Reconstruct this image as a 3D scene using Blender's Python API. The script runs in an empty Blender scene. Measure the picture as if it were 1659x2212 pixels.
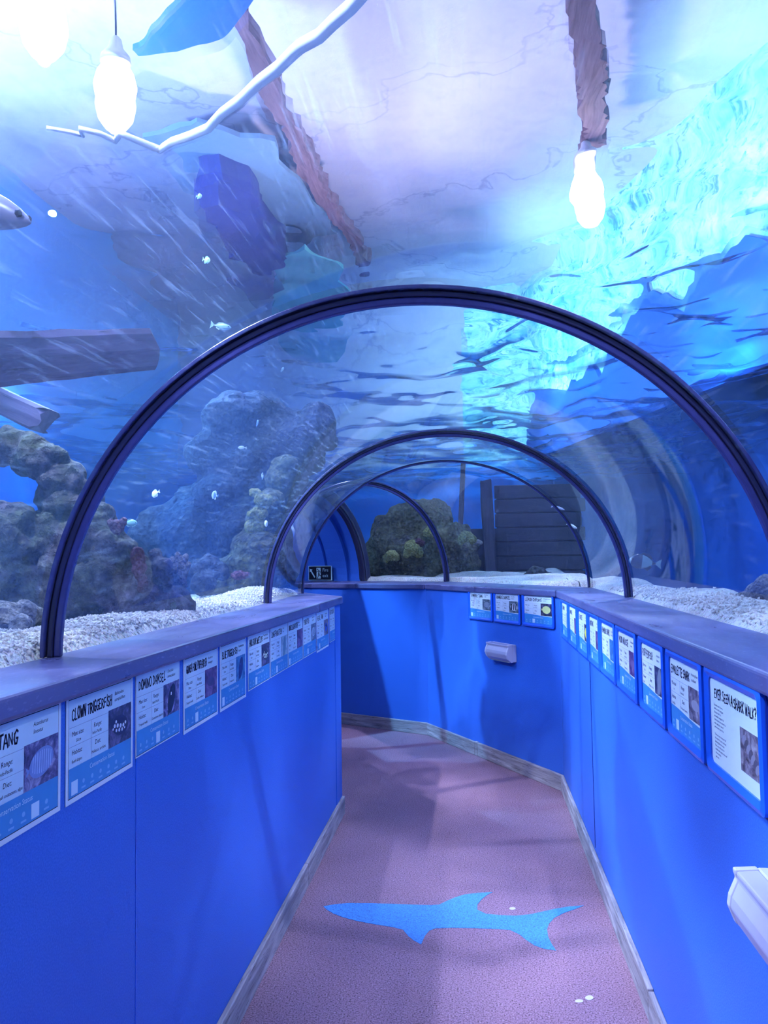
import bpy, bmesh, math, random
from mathutils import Vector, Matrix, noise, Euler
random.seed(7)
SC = bpy.context.scene
COL = SC.collection
PI = math.pi

# ------------------------------------------------------------------ camera model
YAW, PITCH, ROLL, FPX = 0.10883383, 0.05833162, -0.01531085, 1734.174
EYE = Vector((0, 0, 1.53))
def cam_axes():
    f = Vector((-math.sin(YAW)*math.cos(PITCH), math.cos(YAW)*math.cos(PITCH), math.sin(PITCH)))
    r = Vector((math.cos(YAW), math.sin(YAW), 0)); u = r.cross(f)
    return (math.cos(ROLL)*r + math.sin(ROLL)*u, -math.sin(ROLL)*r + math.cos(ROLL)*u, f)
CR, CU, CF = cam_axes()
def ray(x, y): return CF + CR*((x-829.5)/FPX) - CU*((y-1106)/FPX)
def at(x, y, Y):                         # point of the sight line at distance Y down the corridor
    d = ray(x, y); return EYE + d*(Y/d.y)
def atz(x, y, z):
    d = ray(x, y); return EYE + d*((z-EYE.z)/d.z)
def atx(x, y, X):
    d = ray(x, y); return EYE + d*(X/d.x)
WATER_Z, IOR = 2.72, 1.015
def above(x, y, z):                      # where the sight line gets to height z after bending at the water surface
    d = ray(x, y).normalized(); p = EYE + d*((WATER_Z-EYE.z)/d.z)
    h = Vector((d.x, d.y, 0))*IOR
    if h.length >= 0.995: h = h.normalized()*0.995
    e = Vector((h.x, h.y, math.sqrt(1-h.length_squared)))
    return p + e*((z-WATER_Z)/e.z)

# ------------------------------------------------------------------ mesh helpers
class MB:
    def __init__(s): s.v, s.f, s.m = [], [], []
    def add(s, vs, fs, mi=0):
        b = len(s.v); s.v += [tuple(v) for v in vs]
        s.f += [tuple(i+b for i in f) for f in fs]; s.m += [mi]*len(fs)
    def box(s, lo, hi, mi=0):
        x0,y0,z0 = lo; x1,y1,z1 = hi
        s.add([(x0,y0,z0),(x1,y0,z0),(x1,y1,z0),(x0,y1,z0),(x0,y0,z1),(x1,y0,z1),(x1,y1,z1),(x0,y1,z1)],
              [(3,2,1,0),(4,5,6,7),(0,1,5,4),(1,2,6,5),(2,3,7,6),(3,0,4,7)], mi)
    def prism(s, poly, z0, z1, mi=0):    # poly counter-clockwise seen from +z
        n = len(poly)
        s.add([(p[0],p[1],z0) for p in poly]+[(p[0],p[1],z1) for p in poly],
              [tuple(range(n-1,-1,-1)), tuple(range(n,2*n))]+[(i,(i+1)%n,n+(i+1)%n,n+i) for i in range(n)], mi)
    def loft(s, rings, closed=True, caps=True, mi=0):
        n = len(rings[0]); vs = [p for r in rings for p in r]; fs = []
        for k in range(len(rings)-1):
            for i in range(n if closed else n-1):
                j = (i+1) % n; fs.append((k*n+i, k*n+j, (k+1)*n+j, (k+1)*n+i))
        if caps and closed: fs += [tuple(range(n-1,-1,-1)), tuple((len(rings)-1)*n+i for i in range(n))]
        s.add(vs, fs, mi)
    def tube(s, pts, r, n=10, mi=0, caps=True):
        rings = []; up = Vector((0.13,0.21,1)).normalized()
        for k, p in enumerate(pts):
            p = Vector(p); a = Vector(pts[max(k-1,0)]); b = Vector(pts[min(k+1,len(pts)-1)])
            t = (b-a).normalized(); u = t.cross(up)
            if u.length < 1e-3: u = t.cross(Vector((1,0,0)))
            u.normalize(); w = t.cross(u).normalized()
            rr = r(k/(len(pts)-1)) if callable(r) else r
            rings.append([p+(u*math.cos(q)-w*math.sin(q))*rr for q in [2*PI*i/n for i in range(n)]])
        s.loft(rings, True, caps, mi)
    def lathe(s, prof, n=24, c=(0,0,0), mi=0):
        rings = [[(c[0]+r*math.cos(2*PI*i/n), c[1]+r*math.sin(2*PI*i/n), c[2]+z) for i in range(n)] for r, z in prof]
        s.loft(rings, True, True, mi)
    def mesh(s, name, mats, smooth=False):
        me = bpy.data.meshes.new(name); me.from_pydata(s.v, [], s.f)
        for m in (mats if isinstance(mats,(list,tuple)) else [mats]): me.materials.append(m)
        me.polygons.foreach_set('material_index', s.m)
        if smooth: me.polygons.foreach_set('use_smooth', [True]*len(s.f))
        me.update(); return me
    def build(s, name, mats, parent=None, smooth=False, fix=True):
        me = s.mesh(name, mats, smooth)
        if fix:
            bm = bmesh.new(); bm.from_mesh(me); bmesh.ops.recalc_face_normals(bm, faces=bm.faces[:]); bm.to_mesh(me); bm.free()
        return link(name, me, parent)
def link(name, data, parent=None):
    o = bpy.data.objects.new(name, data); COL.objects.link(o)
    if parent: o.parent = parent
    return o
def tag(o, label, cat, group=None):
    o['label'] = label; o['category'] = cat
    if group: o['group'] = group
    return o
def struct(o): o['kind'] = 'structure'; return o
def stuff(o, label, cat): tag(o, label, cat); o['kind'] = 'stuff'; return o
def thing(name, label, cat, loc, rot=(0,0,0), group=None):
    o = link(name, None); o.location = loc; o.rotation_euler = rot; o.empty_display_size = 0.05
    return tag(o, label, cat, group)
def bevel(o, w, seg=2):
    m = o.modifiers.new('bevel','BEVEL'); m.width = w; m.segments = seg; m.limit_method = 'ANGLE'; return o
def rebase(o):                           # origin to the base of the mesh
    me = o.data; n = len(me.vertices)
    lo = Vector([min(v.co[i] for v in me.vertices) for i in range(3)]); hi = Vector([max(v.co[i] for v in me.vertices) for i in range(3)])
    c = Vector(((lo.x+hi.x)/2,(lo.y+hi.y)/2,lo.z)); me.transform(Matrix.Translation(-c)); o.location = c; return o

# ------------------------------------------------------------------ materials
class NT:
    def __init__(s, name):
        s.m = bpy.data.materials.new(name); s.m.use_nodes = True; s.t = s.m.node_tree; s.t.nodes.clear()
        s.out = s.n('ShaderNodeOutputMaterial')
    def n(s, kind, **kw):
        x = s.t.nodes.new(kind)
        for k, v in kw.items():
            if k[0] == '_': x.inputs[k[1:].replace('_',' ')].default_value = v
            else: setattr(x, k, v)
        return x
    def l(s, a, b): s.t.links.new(a, b)
    def coords(s, scale=(1,1,1), kind='Object', rot=(0,0,0)):
        tc = s.n('ShaderNodeTexCoord'); mp = s.n('ShaderNodeMapping'); mp.inputs['Scale'].default_value = scale; mp.inputs['Rotation'].default_value = rot
        s.l(tc.outputs[kind], mp.inputs['Vector']); return mp.outputs['Vector']
    def noise(s, vec, scale, detail=4, rough=0.55, dist=0):
        x = s.n('ShaderNodeTexNoise'); x.inputs['Scale'].default_value = scale; x.inputs['Detail'].default_value = detail
        x.inputs['Roughness'].default_value = rough; x.inputs['Distortion'].default_value = dist
        s.l(vec, x.inputs['Vector']); return x.outputs['Fac']
    def voro(s, vec, scale, feature='F1', out='Distance', rnd=1):
        x = s.n('ShaderNodeTexVoronoi', feature=feature); x.inputs['Scale'].default_value = scale; x.inputs['Randomness'].default_value = rnd
        s.l(vec, x.inputs['Vector']); return x.outputs[out]
    def ramp(s, fac, stops, interp='LINEAR'):
        x = s.n('ShaderNodeValToRGB'); x.color_ramp.interpolation = interp; e = x.color_ramp.elements
        while len(e) < len(stops): e.new(0.5)
        for i, (p, c) in enumerate(stops):
            e[i].position = p; e[i].color = (c,c,c,1) if isinstance(c,(int,float)) else (*c,1)
        s.l(fac, x.inputs['Fac']); return x.outputs['Color']
    def math(s, op, a, b=0.0):
        x = s.n('ShaderNodeMath', operation=op)
        for i, q in enumerate((a,b)):
            if isinstance(q,(int,float)): x.inputs[i].default_value = q
            else: s.l(q, x.inputs[i])
        return x.outputs[0]
    def mixc(s, fac, a, b, blend='MIX'):
        x = s.n('ShaderNodeMix', data_type='RGBA', blend_type=blend)
        for i, q in ((0,fac),(6,a),(7,b)):
            if isinstance(q,(int,float)): x.inputs[i].default_value = q
            elif isinstance(q,tuple): x.inputs[i].default_value = (*q,1)
            else: s.l(q, x.inputs[i])
        return x.outputs[2]
    def bump(s, h, strength, dist=0.01):
        x = s.n('ShaderNodeBump'); x.inputs['Strength'].default_value = strength; x.inputs['Distance'].default_value = dist
        s.l(h, x.inputs['Height']); return x.outputs['Normal']
    def bsdf(s, color, rough=0.5, spec=0.4, normal=None, metal=0.0):
        b = s.n('ShaderNodeBsdfPrincipled')
        if isinstance(color, tuple): b.inputs['Base Color'].default_value = (*color,1)
        else: s.l(color, b.inputs['Base Color'])
        if isinstance(rough,(int,float)): b.inputs['Roughness'].default_value = rough
        else: s.l(rough, b.inputs['Roughness'])
        b.inputs['Specular IOR Level'].default_value = spec; b.inputs['Metallic'].default_value = metal
        if normal is not None: s.l(normal, b.inputs['Normal'])
        return b.outputs[0]
    def done(s, sh): s.l(sh, s.out.inputs['Surface']); return s.m
def mix_shader(t, fac, a, b):
    x = t.n('ShaderNodeMixShader')
    if isinstance(fac,(int,float)): x.inputs[0].default_value = fac
    else: t.l(fac, x.inputs[0])
    t.l(a, x.inputs[1]); t.l(b, x.inputs[2]); return x.outputs[0]
def plain(name, c, rough=0.5, var=0.0, scale=20, spec=0.4, bump=0.0, metal=0.0):
    t = NT(name); v = t.coords()
    n = t.noise(v, scale, 4)
    col = t.mixc(n, tuple(min(1,x*(1-var)) for x in c), tuple(min(1,x*(1+var)) for x in c)) if var else c
    return t.done(t.bsdf(col, rough, spec, t.bump(n, bump) if bump else None, metal))
def glow(name, c, s):
    t = NT(name); e = t.n('ShaderNodeEmission'); e.inputs[0].default_value = (*c,1); e.inputs[1].default_value = s
    return t.done(e.outputs[0])

def m_blue_paint():
    t = NT('blue_wall_paint'); v = t.coords(kind='Object')
    n1 = t.noise(v, 260, 2); n2 = t.noise(v, 1.6, 3)
    c = t.mixc(n2, (0.016,0.10,0.5), (0.03,0.145,0.62))
    c = t.mixc(t.ramp(n1,[(0.35,0.0),(0.75,1.0)]), c, (0.055,0.19,0.68))
    return t.done(t.bsdf(c, 0.5, 0.35, t.bump(n1, 0.15, 0.003)))
def m_floor():
    t = NT('speckled_floor'); v = t.coords()
    n1 = t.noise(v, 170, 3, 0.7); n2 = t.noise(v, 2.2, 4); n3 = t.voro(v, 210)
    c = t.mixc(n2, (0.26,0.135,0.19), (0.38,0.22,0.3))
    c = t.mixc(t.ramp(n1,[(0.36,1.0),(0.5,0.0)]), c, (0.05,0.025,0.035))
    c = t.mixc(t.ramp(n1,[(0.58,0.0),(0.72,1.0)]), c, (0.56,0.42,0.5))
    c = t.mixc(t.ramp(n3,[(0.04,1.0),(0.13,0.0)]), c, (0.8,0.75,0.8))
    return t.done(t.bsdf(c, 0.7, 0.3, t.bump(n1, 0.4, 0.004)))
def m_floor_paint():
    t = NT('speckled_blue_floor_paint'); v = t.coords()
    n1 = t.noise(v, 170, 3, 0.7)
    c = t.mixc(t.ramp(n1,[(0.36,1.0),(0.52,0.0)]), (0.06,0.32,0.8), (0.04,0.12,0.36))
    c = t.mixc(t.ramp(n1,[(0.6,0.0),(0.75,1.0)]), c, (0.2,0.5,0.9))
    return t.done(t.bsdf(c, 0.6, 0.3, t.bump(n1, 0.3, 0.003)))
def m_ledge():
    t = NT('blue_grey_ledge'); v = t.coords((1,0.35,1)); n = t.noise(v, 7, 5, 0.6); n2 = t.noise(v, 120, 2)
    c = t.mixc(n, (0.06,0.062,0.17), (0.13,0.13,0.28)); c = t.mixc(t.ramp(n2,[(0.6,0.0),(0.8,0.5)]), c, (0.3,0.3,0.52))
    return t.done(t.bsdf(c, t.ramp(n,[(0.3,0.25),(0.7,0.42)]), 0.5, t.bump(n2, 0.08, 0.002)))
def m_wood(name, a, b, along='y', scale=1.0, rough=0.7):
    s = {'x':(1.2,14,14),'y':(14,1.2,14),'z':(14,14,1.2)}[along]
    t = NT(name); v = t.coords(tuple(q*scale for q in s)); n = t.noise(v, 2.2, 6, 0.65, 0.6); n2 = t.noise(v, 9, 3)
    c = t.mixc(t.ramp(n,[(0.3,0.0),(0.68,1.0)]), a, b); c = t.mixc(t.ramp(n2,[(0.62,0.0),(0.74,0.8)]), c, tuple(q*0.35 for q in a))
    return t.done(t.bsdf(c, rough, 0.3, t.bump(n, 0.6, 0.006)))
def m_rock(name, cols, scale=1.0, bumpd=0.03):
    t = NT(name); v = t.coords(); n = t.noise(v, 3.2*scale, 5, 0.6, 0.4); n2 = t.noise(v, 24*scale, 6, 0.7); n3 = t.voro(v, 26*scale)
    k = len(cols)-1
    c = t.ramp(n, [(0.28+0.44*i/k, q) for i, q in enumerate(cols)])
    c = t.mixc(t.ramp(n2,[(0.35,0.75),(0.62,0.0)]), c, tuple(q*0.25 for q in cols[0]))
    c = t.mixc(t.ramp(n2,[(0.6,0.0),(0.8,0.5)]), c, (0.4,0.4,0.42))
    h = t.math('ADD', n2, t.math('MULTIPLY', n3, 0.8))
    return t.done(t.bsdf(c, 0.85, 0.2, t.bump(h, 1.0, bumpd*1.8)))
def m_sand():
    t = NT('coral_sand'); v = t.coords(); n = t.noise(v, 90, 4, 0.7); n2 = t.noise(v, 4, 4); n3 = t.voro(v, 130, out='Color')
    c = t.mixc(t.ramp(n2,[(0.35,0.0),(0.7,1.0)]), (0.6,0.56,0.52), (0.86,0.84,0.82))
    c = t.mixc(t.ramp(n,[(0.33,1.0),(0.5,0.0)]), c, (0.2,0.17,0.15))
    c = t.mixc(0.28, c, n3, 'SOFT_LIGHT')
    return t.done(t.bsdf(c, 0.9, 0.2, t.bump(n, 1.0, 0.012)))
def m_acrylic():
    t = NT('clear_acrylic'); v = t.coords((1,1,1))
    fw = t.n('ShaderNodeLayerWeight'); fw.inputs['Blend'].default_value = 0.5
    f = t.math('ADD', t.math('MULTIPLY', t.math('POWER', fw.outputs['Facing'], 3.5), 0.55), 0.028)
    tr = t.n('ShaderNodeBsdfTransparent'); tr.inputs[0].default_value = (0.955,0.97,1,1)
    gl = t.n('ShaderNodeBsdfGlossy'); gl.inputs['Roughness'].default_value = 0.03; gl.inputs[0].default_value = (0.9,0.95,1,1)
    # fine wiping scratches in the polished face and a faint film
    vs = t.coords((40,2.0,9), rot=(0.5,0.3,0.9)); s1 = t.ramp(t.noise(vs, 3.0, 2, 0.6),[(0.56,0.0),(0.78,1.0)])
    df = t.n('ShaderNodeBsdfTranslucent'); df.inputs[0].default_value = (0.5,0.7,1,1)
    vf = t.math('ADD', t.math('MULTIPLY', s1, 0.09), 0.022)
    a = mix_shader(t, vf, tr.outputs[0], df.outputs[0])
    return t.done(mix_shader(t, f, a, gl.outputs[0]))
def m_water_surface():
    t = NT('rippled_water_surface'); v = t.coords((1,1,1))
    g = t.n('ShaderNodeBsdfGlass'); g.inputs['IOR'].default_value = IOR; g.inputs['Roughness'].default_value = 0.0
    tr = t.n('ShaderNodeBsdfTransparent')
    ca = t.ramp(t.voro(v, 2.3, 'F1'),[(0.08,0.02),(0.45,0.08),(0.85,0.8)])
    return t.done(mix_shader(t, ca, g.outputs[0], tr.outputs[0]))
def m_plaster():
    t = NT('lavender_plaster'); v = t.coords(); n = t.noise(v, 0.9, 6, 0.6, 0.5); n2 = t.noise(v, 6, 6, 0.65); cr = t.voro(v, 0.55, 'DISTANCE_TO_EDGE')
    vd = t.n('ShaderNodeVectorMath', operation='ADD'); t.l(v, vd.inputs[0])
    wob = t.n('ShaderNodeTexNoise'); wob.inputs['Scale'].default_value = 2.5; wob.inputs['Detail'].default_value = 5; t.l(v, wob.inputs['Vector']); t.l(wob.outputs['Color'], vd.inputs[1])
    cr = t.voro(vd.outputs[0], 0.33, 'DISTANCE_TO_EDGE')
    c = t.mixc(n, (0.47,0.42,0.58), (0.62,0.56,0.7)); c = t.mixc(t.ramp(n2,[(0.3,0.5),(0.55,0.0)]), c, (0.4,0.38,0.6))
    c = t.mixc(t.ramp(cr,[(0.002,0.6),(0.009,0.0)]), c, (0.25,0.24,0.42))
    return t.done(t.bsdf(c, 0.85, 0.2, t.bump(n2, 0.4, 0.02)))
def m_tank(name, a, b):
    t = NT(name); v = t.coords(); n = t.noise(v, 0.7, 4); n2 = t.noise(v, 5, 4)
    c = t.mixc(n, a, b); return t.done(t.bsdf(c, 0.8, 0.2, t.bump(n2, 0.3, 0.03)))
def m_ripple_light(name):  # bright and dark ripple marks of the water put into the wall colour
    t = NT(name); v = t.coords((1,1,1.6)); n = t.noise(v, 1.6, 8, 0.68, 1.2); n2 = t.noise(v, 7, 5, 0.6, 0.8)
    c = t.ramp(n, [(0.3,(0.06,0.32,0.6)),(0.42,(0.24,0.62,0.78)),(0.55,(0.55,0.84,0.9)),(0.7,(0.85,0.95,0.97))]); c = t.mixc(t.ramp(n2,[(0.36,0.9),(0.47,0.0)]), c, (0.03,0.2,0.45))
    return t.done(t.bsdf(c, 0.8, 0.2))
def m_photo(name, a, b, c, scale=30):
    t = NT(name); v = t.coords(); n = t.noise(v, scale, 5, 0.65, 0.5)
    return t.done(t.bsdf(t.ramp(n,[(0.36,a),(0.52,b),(0.68,c)]), 0.35, 0.4))
M = dict(
  blue=m_blue_paint(), floor=m_floor(), fpaint=m_floor_paint(), ledge=m_ledge(), acrylic=m_acrylic(), surf=m_water_surface(), plaster=m_plaster(), sand=m_sand(),
  base=m_wood('weathered_baseboard', (0.13,0.115,0.13), (0.4,0.36,0.38), 'y'), basex=m_wood('weathered_baseboard_across', (0.15,0.13,0.15), (0.52,0.47,0.5), 'x'),
  rib=plain('black_rib_coating', (0.018,0.02,0.06), 0.28, 0.2, 60, 0.6), ribtop=plain('dark_blue_rib_cap', (0.035,0.04,0.16), 0.22, 0.2, 50, 0.6),
  tank=m_tank('deep_blue_tank_paint', (0.008,0.05,0.3), (0.015,0.09,0.45)), tanklit=m_tank('lit_blue_tank_paint', (0.012,0.13,0.5), (0.02,0.2,0.62)),  # second entry is a brighter copy, the lit open water put into its colour
  hallblue=m_tank('blue_haze_hall_paint', (0.2,0.42,0.92), (0.3,0.55,0.98)),  # light blue stands in for the bright haze at upper left
  hallcyan=m_ripple_light('cyan_ripple_light_paint'),
  timber=m_wood('brown_roof_timber', (0.09,0.05,0.075), (0.22,0.13,0.17), 'y'),
  log=m_wood('waterlogged_timber', (0.03,0.026,0.075), (0.085,0.075,0.17), 'x', 0.6), hull=m_wood('dark_hull_plank', (0.01,0.009,0.018), (0.03,0.026,0.045), 'x', 0.5),
  hullz=m_wood('dark_hull_post', (0.018,0.015,0.028), (0.05,0.042,0.07), 'z', 0.5),
  rock=m_rock('encrusted_rock', [(0.06,0.05,0.07),(0.09,0.11,0.085),(0.14,0.12,0.18),(0.2,0.2,0.22)]),
  rock2=m_rock('mossy_rock', [(0.035,0.03,0.035),(0.1,0.095,0.05),(0.16,0.16,0.09),(0.12,0.1,0.13)]),
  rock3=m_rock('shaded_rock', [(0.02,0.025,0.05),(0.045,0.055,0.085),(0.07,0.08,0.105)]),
  yellow=m_rock('yellow_green_coral', [(0.22,0.22,0.07),(0.38,0.38,0.14),(0.45,0.46,0.25)], 2, 0.015),
  red=m_rock('red_coral', [(0.08,0.025,0.045),(0.15,0.06,0.09),(0.22,0.12,0.15)], 2.5, 0.012),
  pink=m_rock('pink_tube_coral', [(0.12,0.06,0.1),(0.22,0.12,0.17),(0.34,0.22,0.28)], 3, 0.01),
  pale=m_rock('pale_finger_coral', [(0.12,0.11,0.13),(0.24,0.23,0.24),(0.4,0.39,0.38)], 3, 0.01),
  white=plain('white_plastic', (0.6,0.57,0.68), 0.35, 0.05, 8), diff=plain('ribbed_diffuser', (0.5,0.47,0.62), 0.25, 0.06, 14), grey=plain('grey_plastic', (0.3,0.3,0.36), 0.4, 0.1),
  paper=plain('white_paper', (0.74,0.8,0.86), 0.4, 0.03, 30), inner=plain('pale_blue_print', (0.56,0.72,0.84), 0.4, 0.04, 30), band=plain('teal_blue_print', (0.05,0.27,0.6), 0.4, 0.12, 25),
  faint=plain('faint_print', (0.22,0.46,0.74), 0.4),
  ink=plain('black_ink', (0.012,0.012,0.03), 0.5), line=plain('thin_grey_rule', (0.3,0.36,0.5), 0.5), icon=plain('white_print', (0.62,0.78,0.9), 0.4), frame=plain('bright_blue_frame', (0.02,0.13,0.72), 0.25, 0.1, 12, 0.5),
  framedark=plain('dark_blue_gap', (0.01,0.03,0.25), 0.5), sign=plain('black_sign_face', (0.004,0.006,0.012), 0.4), signglow=plain('pale_green_print', (0.5,0.72,0.72), 0.4),
  lampbody=plain('black_lamp_housing', (0.02,0.02,0.025), 0.4), bulb=glow('lit_bulb', (0.92,0.97,1.0), 26.0),
  hose=plain('white_hose', (0.8,0.82,0.86), 0.3, 0.1, 6), chalk=plain('pale_mark', (0.62,0.58,0.72), 0.6), eye=plain('black_eye', (0.01,0.01,0.012), 0.1),
)

# ------------------------------------------------------------------ tunnel layout
# each ring: left foot, right foot, rise above the ledge
LEDGE = 1.305
RINGS = [((-0.97,-2.30),(0.79,-2.06),0.885), ((-1.029,1.866),(0.805,2.105),0.894), ((-1.092,4.178),(0.83,4.428),0.905),
         ((-1.159,5.357),(0.833,5.895),0.914), ((-1.64,6.36),(-0.252,7.75),0.912), ((-2.05,6.56),(-1.158,8.235),0.905)]
def ring(L, R, b, n=56, grow=0.0, z=LEDGE):
    L, R = Vector((*L,z)), Vector((*R,z)); C = (L+R)/2; h = (R-L)/2; hl = h.length; h = h*((hl+grow)/hl)
    return [C - h*math.cos(PI*i/n) + Vector((0,0,(b+grow)*math.sin(PI*i/n))) for i in range(n+1)]
WL, WR = -0.8175, 0.561
CORNER_L, CORNER_R, BEND = Vector((WL,4.885)), Vector((WR,5.425)), Vector((-0.410,7.065))
S2, S3 = Vector((-0.508,0.861)), Vector((-0.882,0.471))
END_R = BEND + S3*2.6
IN2 = CORNER_L + S2*1.02
IN3 = IN2 + S3*1.9

# floor
mb = MB(); mb.box((-3.6,-2.4,-0.08),(1.2,9.2,0)); struct(mb.build('floor', M['floor']))
# low walls
def wallseg(name, a, b, z0=0.0, z1=LEDGE-0.03, th=0.06, side=1, mat=None):
    a, b = Vector(a), Vector(b); d = (b-a); L = d.length; ang = math.atan2(d.y, d.x)
    mb = MB(); mb.box((0, 0 if side>0 else -th, z0), (L, th if side>0 else 0, z1))
    o = mb.build(name, mat or M['blue']); o.location = (a.x,a.y,0); o.rotation_euler = (0,0,ang); return struct(o)
wallseg('wall_left', (WL,-2.4), CORNER_L, side=1)
wallseg('wall_left_turn', CORNER_L, IN2, side=1)
wallseg('wall_left_end', IN2, IN3, side=1)
wallseg('wall_right', (WR,-2.4), CORNER_R, side=-1)
wallseg('wall_far', CORNER_R, BEND, side=-1)
wallseg('wall_end', BEND, END_R, side=-1)
wallseg('wall_back', (WL,-2.4), (WR,-2.4), z1=2.3, side=-1)
# joints of the wall panels
mb = MB(); mb.box((WR-0.002,4.055,0.12),(WR+0.01,4.067,LEDGE-0.03)); struct(mb.build('trim_1', M['framedark']))
mb = MB(); mb.box((WL-0.01,1.888,0.10),(WL+0.0012,1.891,LEDGE-0.05)); struct(mb.build('trim_2', M['frame']))
mb = MB(); mb.box((WL-0.01,4.70,0.02),(WL+0.004,4.885,LEDGE-0.04)); bevel(struct(mb.build('trim_3', M['blue'])),0.002)
# skirting boards
def boards(name, a, b, cuts, side, h=0.105, th=0.02):
    a, b = Vector(a), Vector(b); d = b-a; L = d.length; ang = math.atan2(d.y,d.x); cs = [0]+[c for c in cuts if c < L]+[L]
    for i in range(len(cs)-1):
        mb = MB(); mb.box((0.0015, -th if side>0 else 0, 0), (cs[i+1]-cs[i]-0.0015, 0 if side>0 else th, h*(1+0.03*math.sin(i*2.3))))
        o = bevel(mb.build(name, M['basex']), 0.004); p = a + d*(cs[i]/L); o.location = (p.x,p.y,0); o.rotation_euler = (0,0,ang); struct(o)
boards('baseboard_left', (WL,-2.3), CORNER_L, [1.6,3.15,4.75,6.1], 1)
boards('baseboard_right', (WR,-2.3), CORNER_R, [1.2,3.0,5.1,6.35], -1)
boards('baseboard_far', CORNER_R, BEND, [1.06,1.1], -1)
boards('baseboard_end', BEND, END_R, [1.2], -1)

# ledges under the glass
def feet(side):
    return [Vector(r[0 if side=='L' else 1]) for r in RINGS]
def ledge(name, label, front, back, z1=LEDGE, th=0.046):
    mb = MB(); mb.prism([tuple(p) for p in front]+[tuple(p) for p in reversed(back)], z1-th, z1)
    o = mb.build(name, M['ledge']); bevel(o, 0.009, 3); return tag(o, label, 'ledge')
FL, FR = feet('L'), feet('R')
def onL(Y): # back line, left
    for a, b in zip(FL, FL[1:]):
        if a.y <= Y <= b.y: return a.lerp(b,(Y-a.y)/(b.y-a.y))
def onR(Y):
    for a, b in zip(FR, FR[1:]):
        if a.y <= Y <= b.y: return a.lerp(b,(Y-a.y)/(b.y-a.y))
o_ = 0.02; bk = 0.008
ledge('ledge', 'long blue-grey ledge capping the left blue wall under the glass', [(WL+o_,4.15),(WL+o_,-2.3)], [tuple(onL(4.15)+Vector((-bk,0))), (-1.037,1.866),(-0.978,-2.3)])
pL = CORNER_L+Vector((o_,0.012)); pI2 = IN2+Vector((0.018,0.012)); pI3 = IN3+Vector((0.01,0.02))
ledge('ledge', 'end of the left ledge rounding the inner corner, last slab before the turn', [(pI2.x,pI2.y),(pL.x,pL.y),(WL+o_,4.153)], [tuple(FL[4]+Vector((-bk,0.0))), tuple(FL[3]+Vector((-bk,0))), tuple(onL(4.153)+Vector((-bk,0)))])
nS2, nS3 = Vector((S2.y,-S2.x)), Vector((S3.y,-S3.x))   # outward (right) normals
cR = CORNER_R + Vector((-o_,-0.006)); cB = BEND - (nS2+nS3).normalized()*o_
ledge('ledge', 'blue-grey ledge capping the right wall below the row of framed signs', [(WR-o_,-2.3),tuple(cR)], [(0.798,-2.06),(0.813,2.105),(0.838,4.43),(0.841,5.9)])
ledge('ledge', 'thin dark ledge over the three framed signs on the facing wall', [tuple(cR+S2*0.003),tuple(cB)], [tuple(FR[3]+nS2*bk+S2*0.003),tuple(FR[4]+nS2*bk)])
ledge('ledge', 'dark ledge under the fire exit sign running to the tunnel end', [tuple(cB+S3*0.003),tuple(END_R-nS3*o_)], [tuple(FR[4]+nS3*bk+S3*0.003),tuple(FR[5]+nS3*bk),tuple(FR[5]+nS3*bk+S3*1.6)])

# acrylic vault
for k in range(5):
    a, b = RINGS[k], RINGS[k+1]; steps = 10 if k < 2 else 6; rs = []
    for i in range(steps+1):
        u = i/steps; rs.append(ring(tuple(Vector(a[0]).lerp(Vector(b[0]),u)), tuple(Vector(a[1]).lerp(Vector(b[1]),u)), a[2]+(b[2]-a[2])*u))
    mb = MB(); mb.loft(rs, False, False); o = mb.build(f'window_{k+1}', M['acrylic'], smooth=True, fix=False); struct(o)

# ribs over the joints
def arch_bar(L, R, b, axis, w, r0, r1, mat, name, parent, z=LEDGE, off=0.0):
    ax = Vector((*axis,0)).normalized(); A, B = ring(L,R,b,64,r0,z), ring(L,R,b,64,r1,z)
    mb = MB(); rs = [[p+ax*(off-w/2), q+ax*(off-w/2), q+ax*(off+w/2), p+ax*(off+w/2)] for p, q in zip(A,B)]
    mb.loft(rs); o = mb.build(name, mat, parent); bevel(o, min(w,abs(r1-r0))*0.22, 2); return o
def rib(label, k, w, d, thin=False):
    L, R, b = RINGS[k]; c = (Vector(L)+Vector(R))/2; ax = Vector((-(R[1]-L[1]), R[0]-L[0]))
    t = thing('tunnel_rib', label, 'rib', (c.x,c.y,LEDGE)); inv = Matrix.Translation((-c.x,-c.y,-LEDGE))
    parts = [arch_bar(L,R,b,ax,w,-d*0.45,-0.002,M['rib'],'rib_flange',t), arch_bar(L,R,b,ax,w*0.5,-d,-d*0.45,M['ribtop'],'cover_strip',t, off=-w*0.12)]
    if not thin: parts.append(arch_bar(L,R,b,ax,w*1.5,0.0015,0.012,M['ribtop'],'gasket',t))
    for p in parts: p.data.transform(inv)
    return t
rib('thick dark blue rib arching over the walkway, nearest one', 1, 0.036, 0.034)
rib('thin black rib arch between the near rib and the tunnel bend', 2, 0.03, 0.03)
rib('slim rib at the bend, its arch framing the coral and wooden hull', 3, 0.018, 0.02, True)
rib('half-seen black rib crossing in front of the coral mound', 4, 0.04, 0.036)

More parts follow.
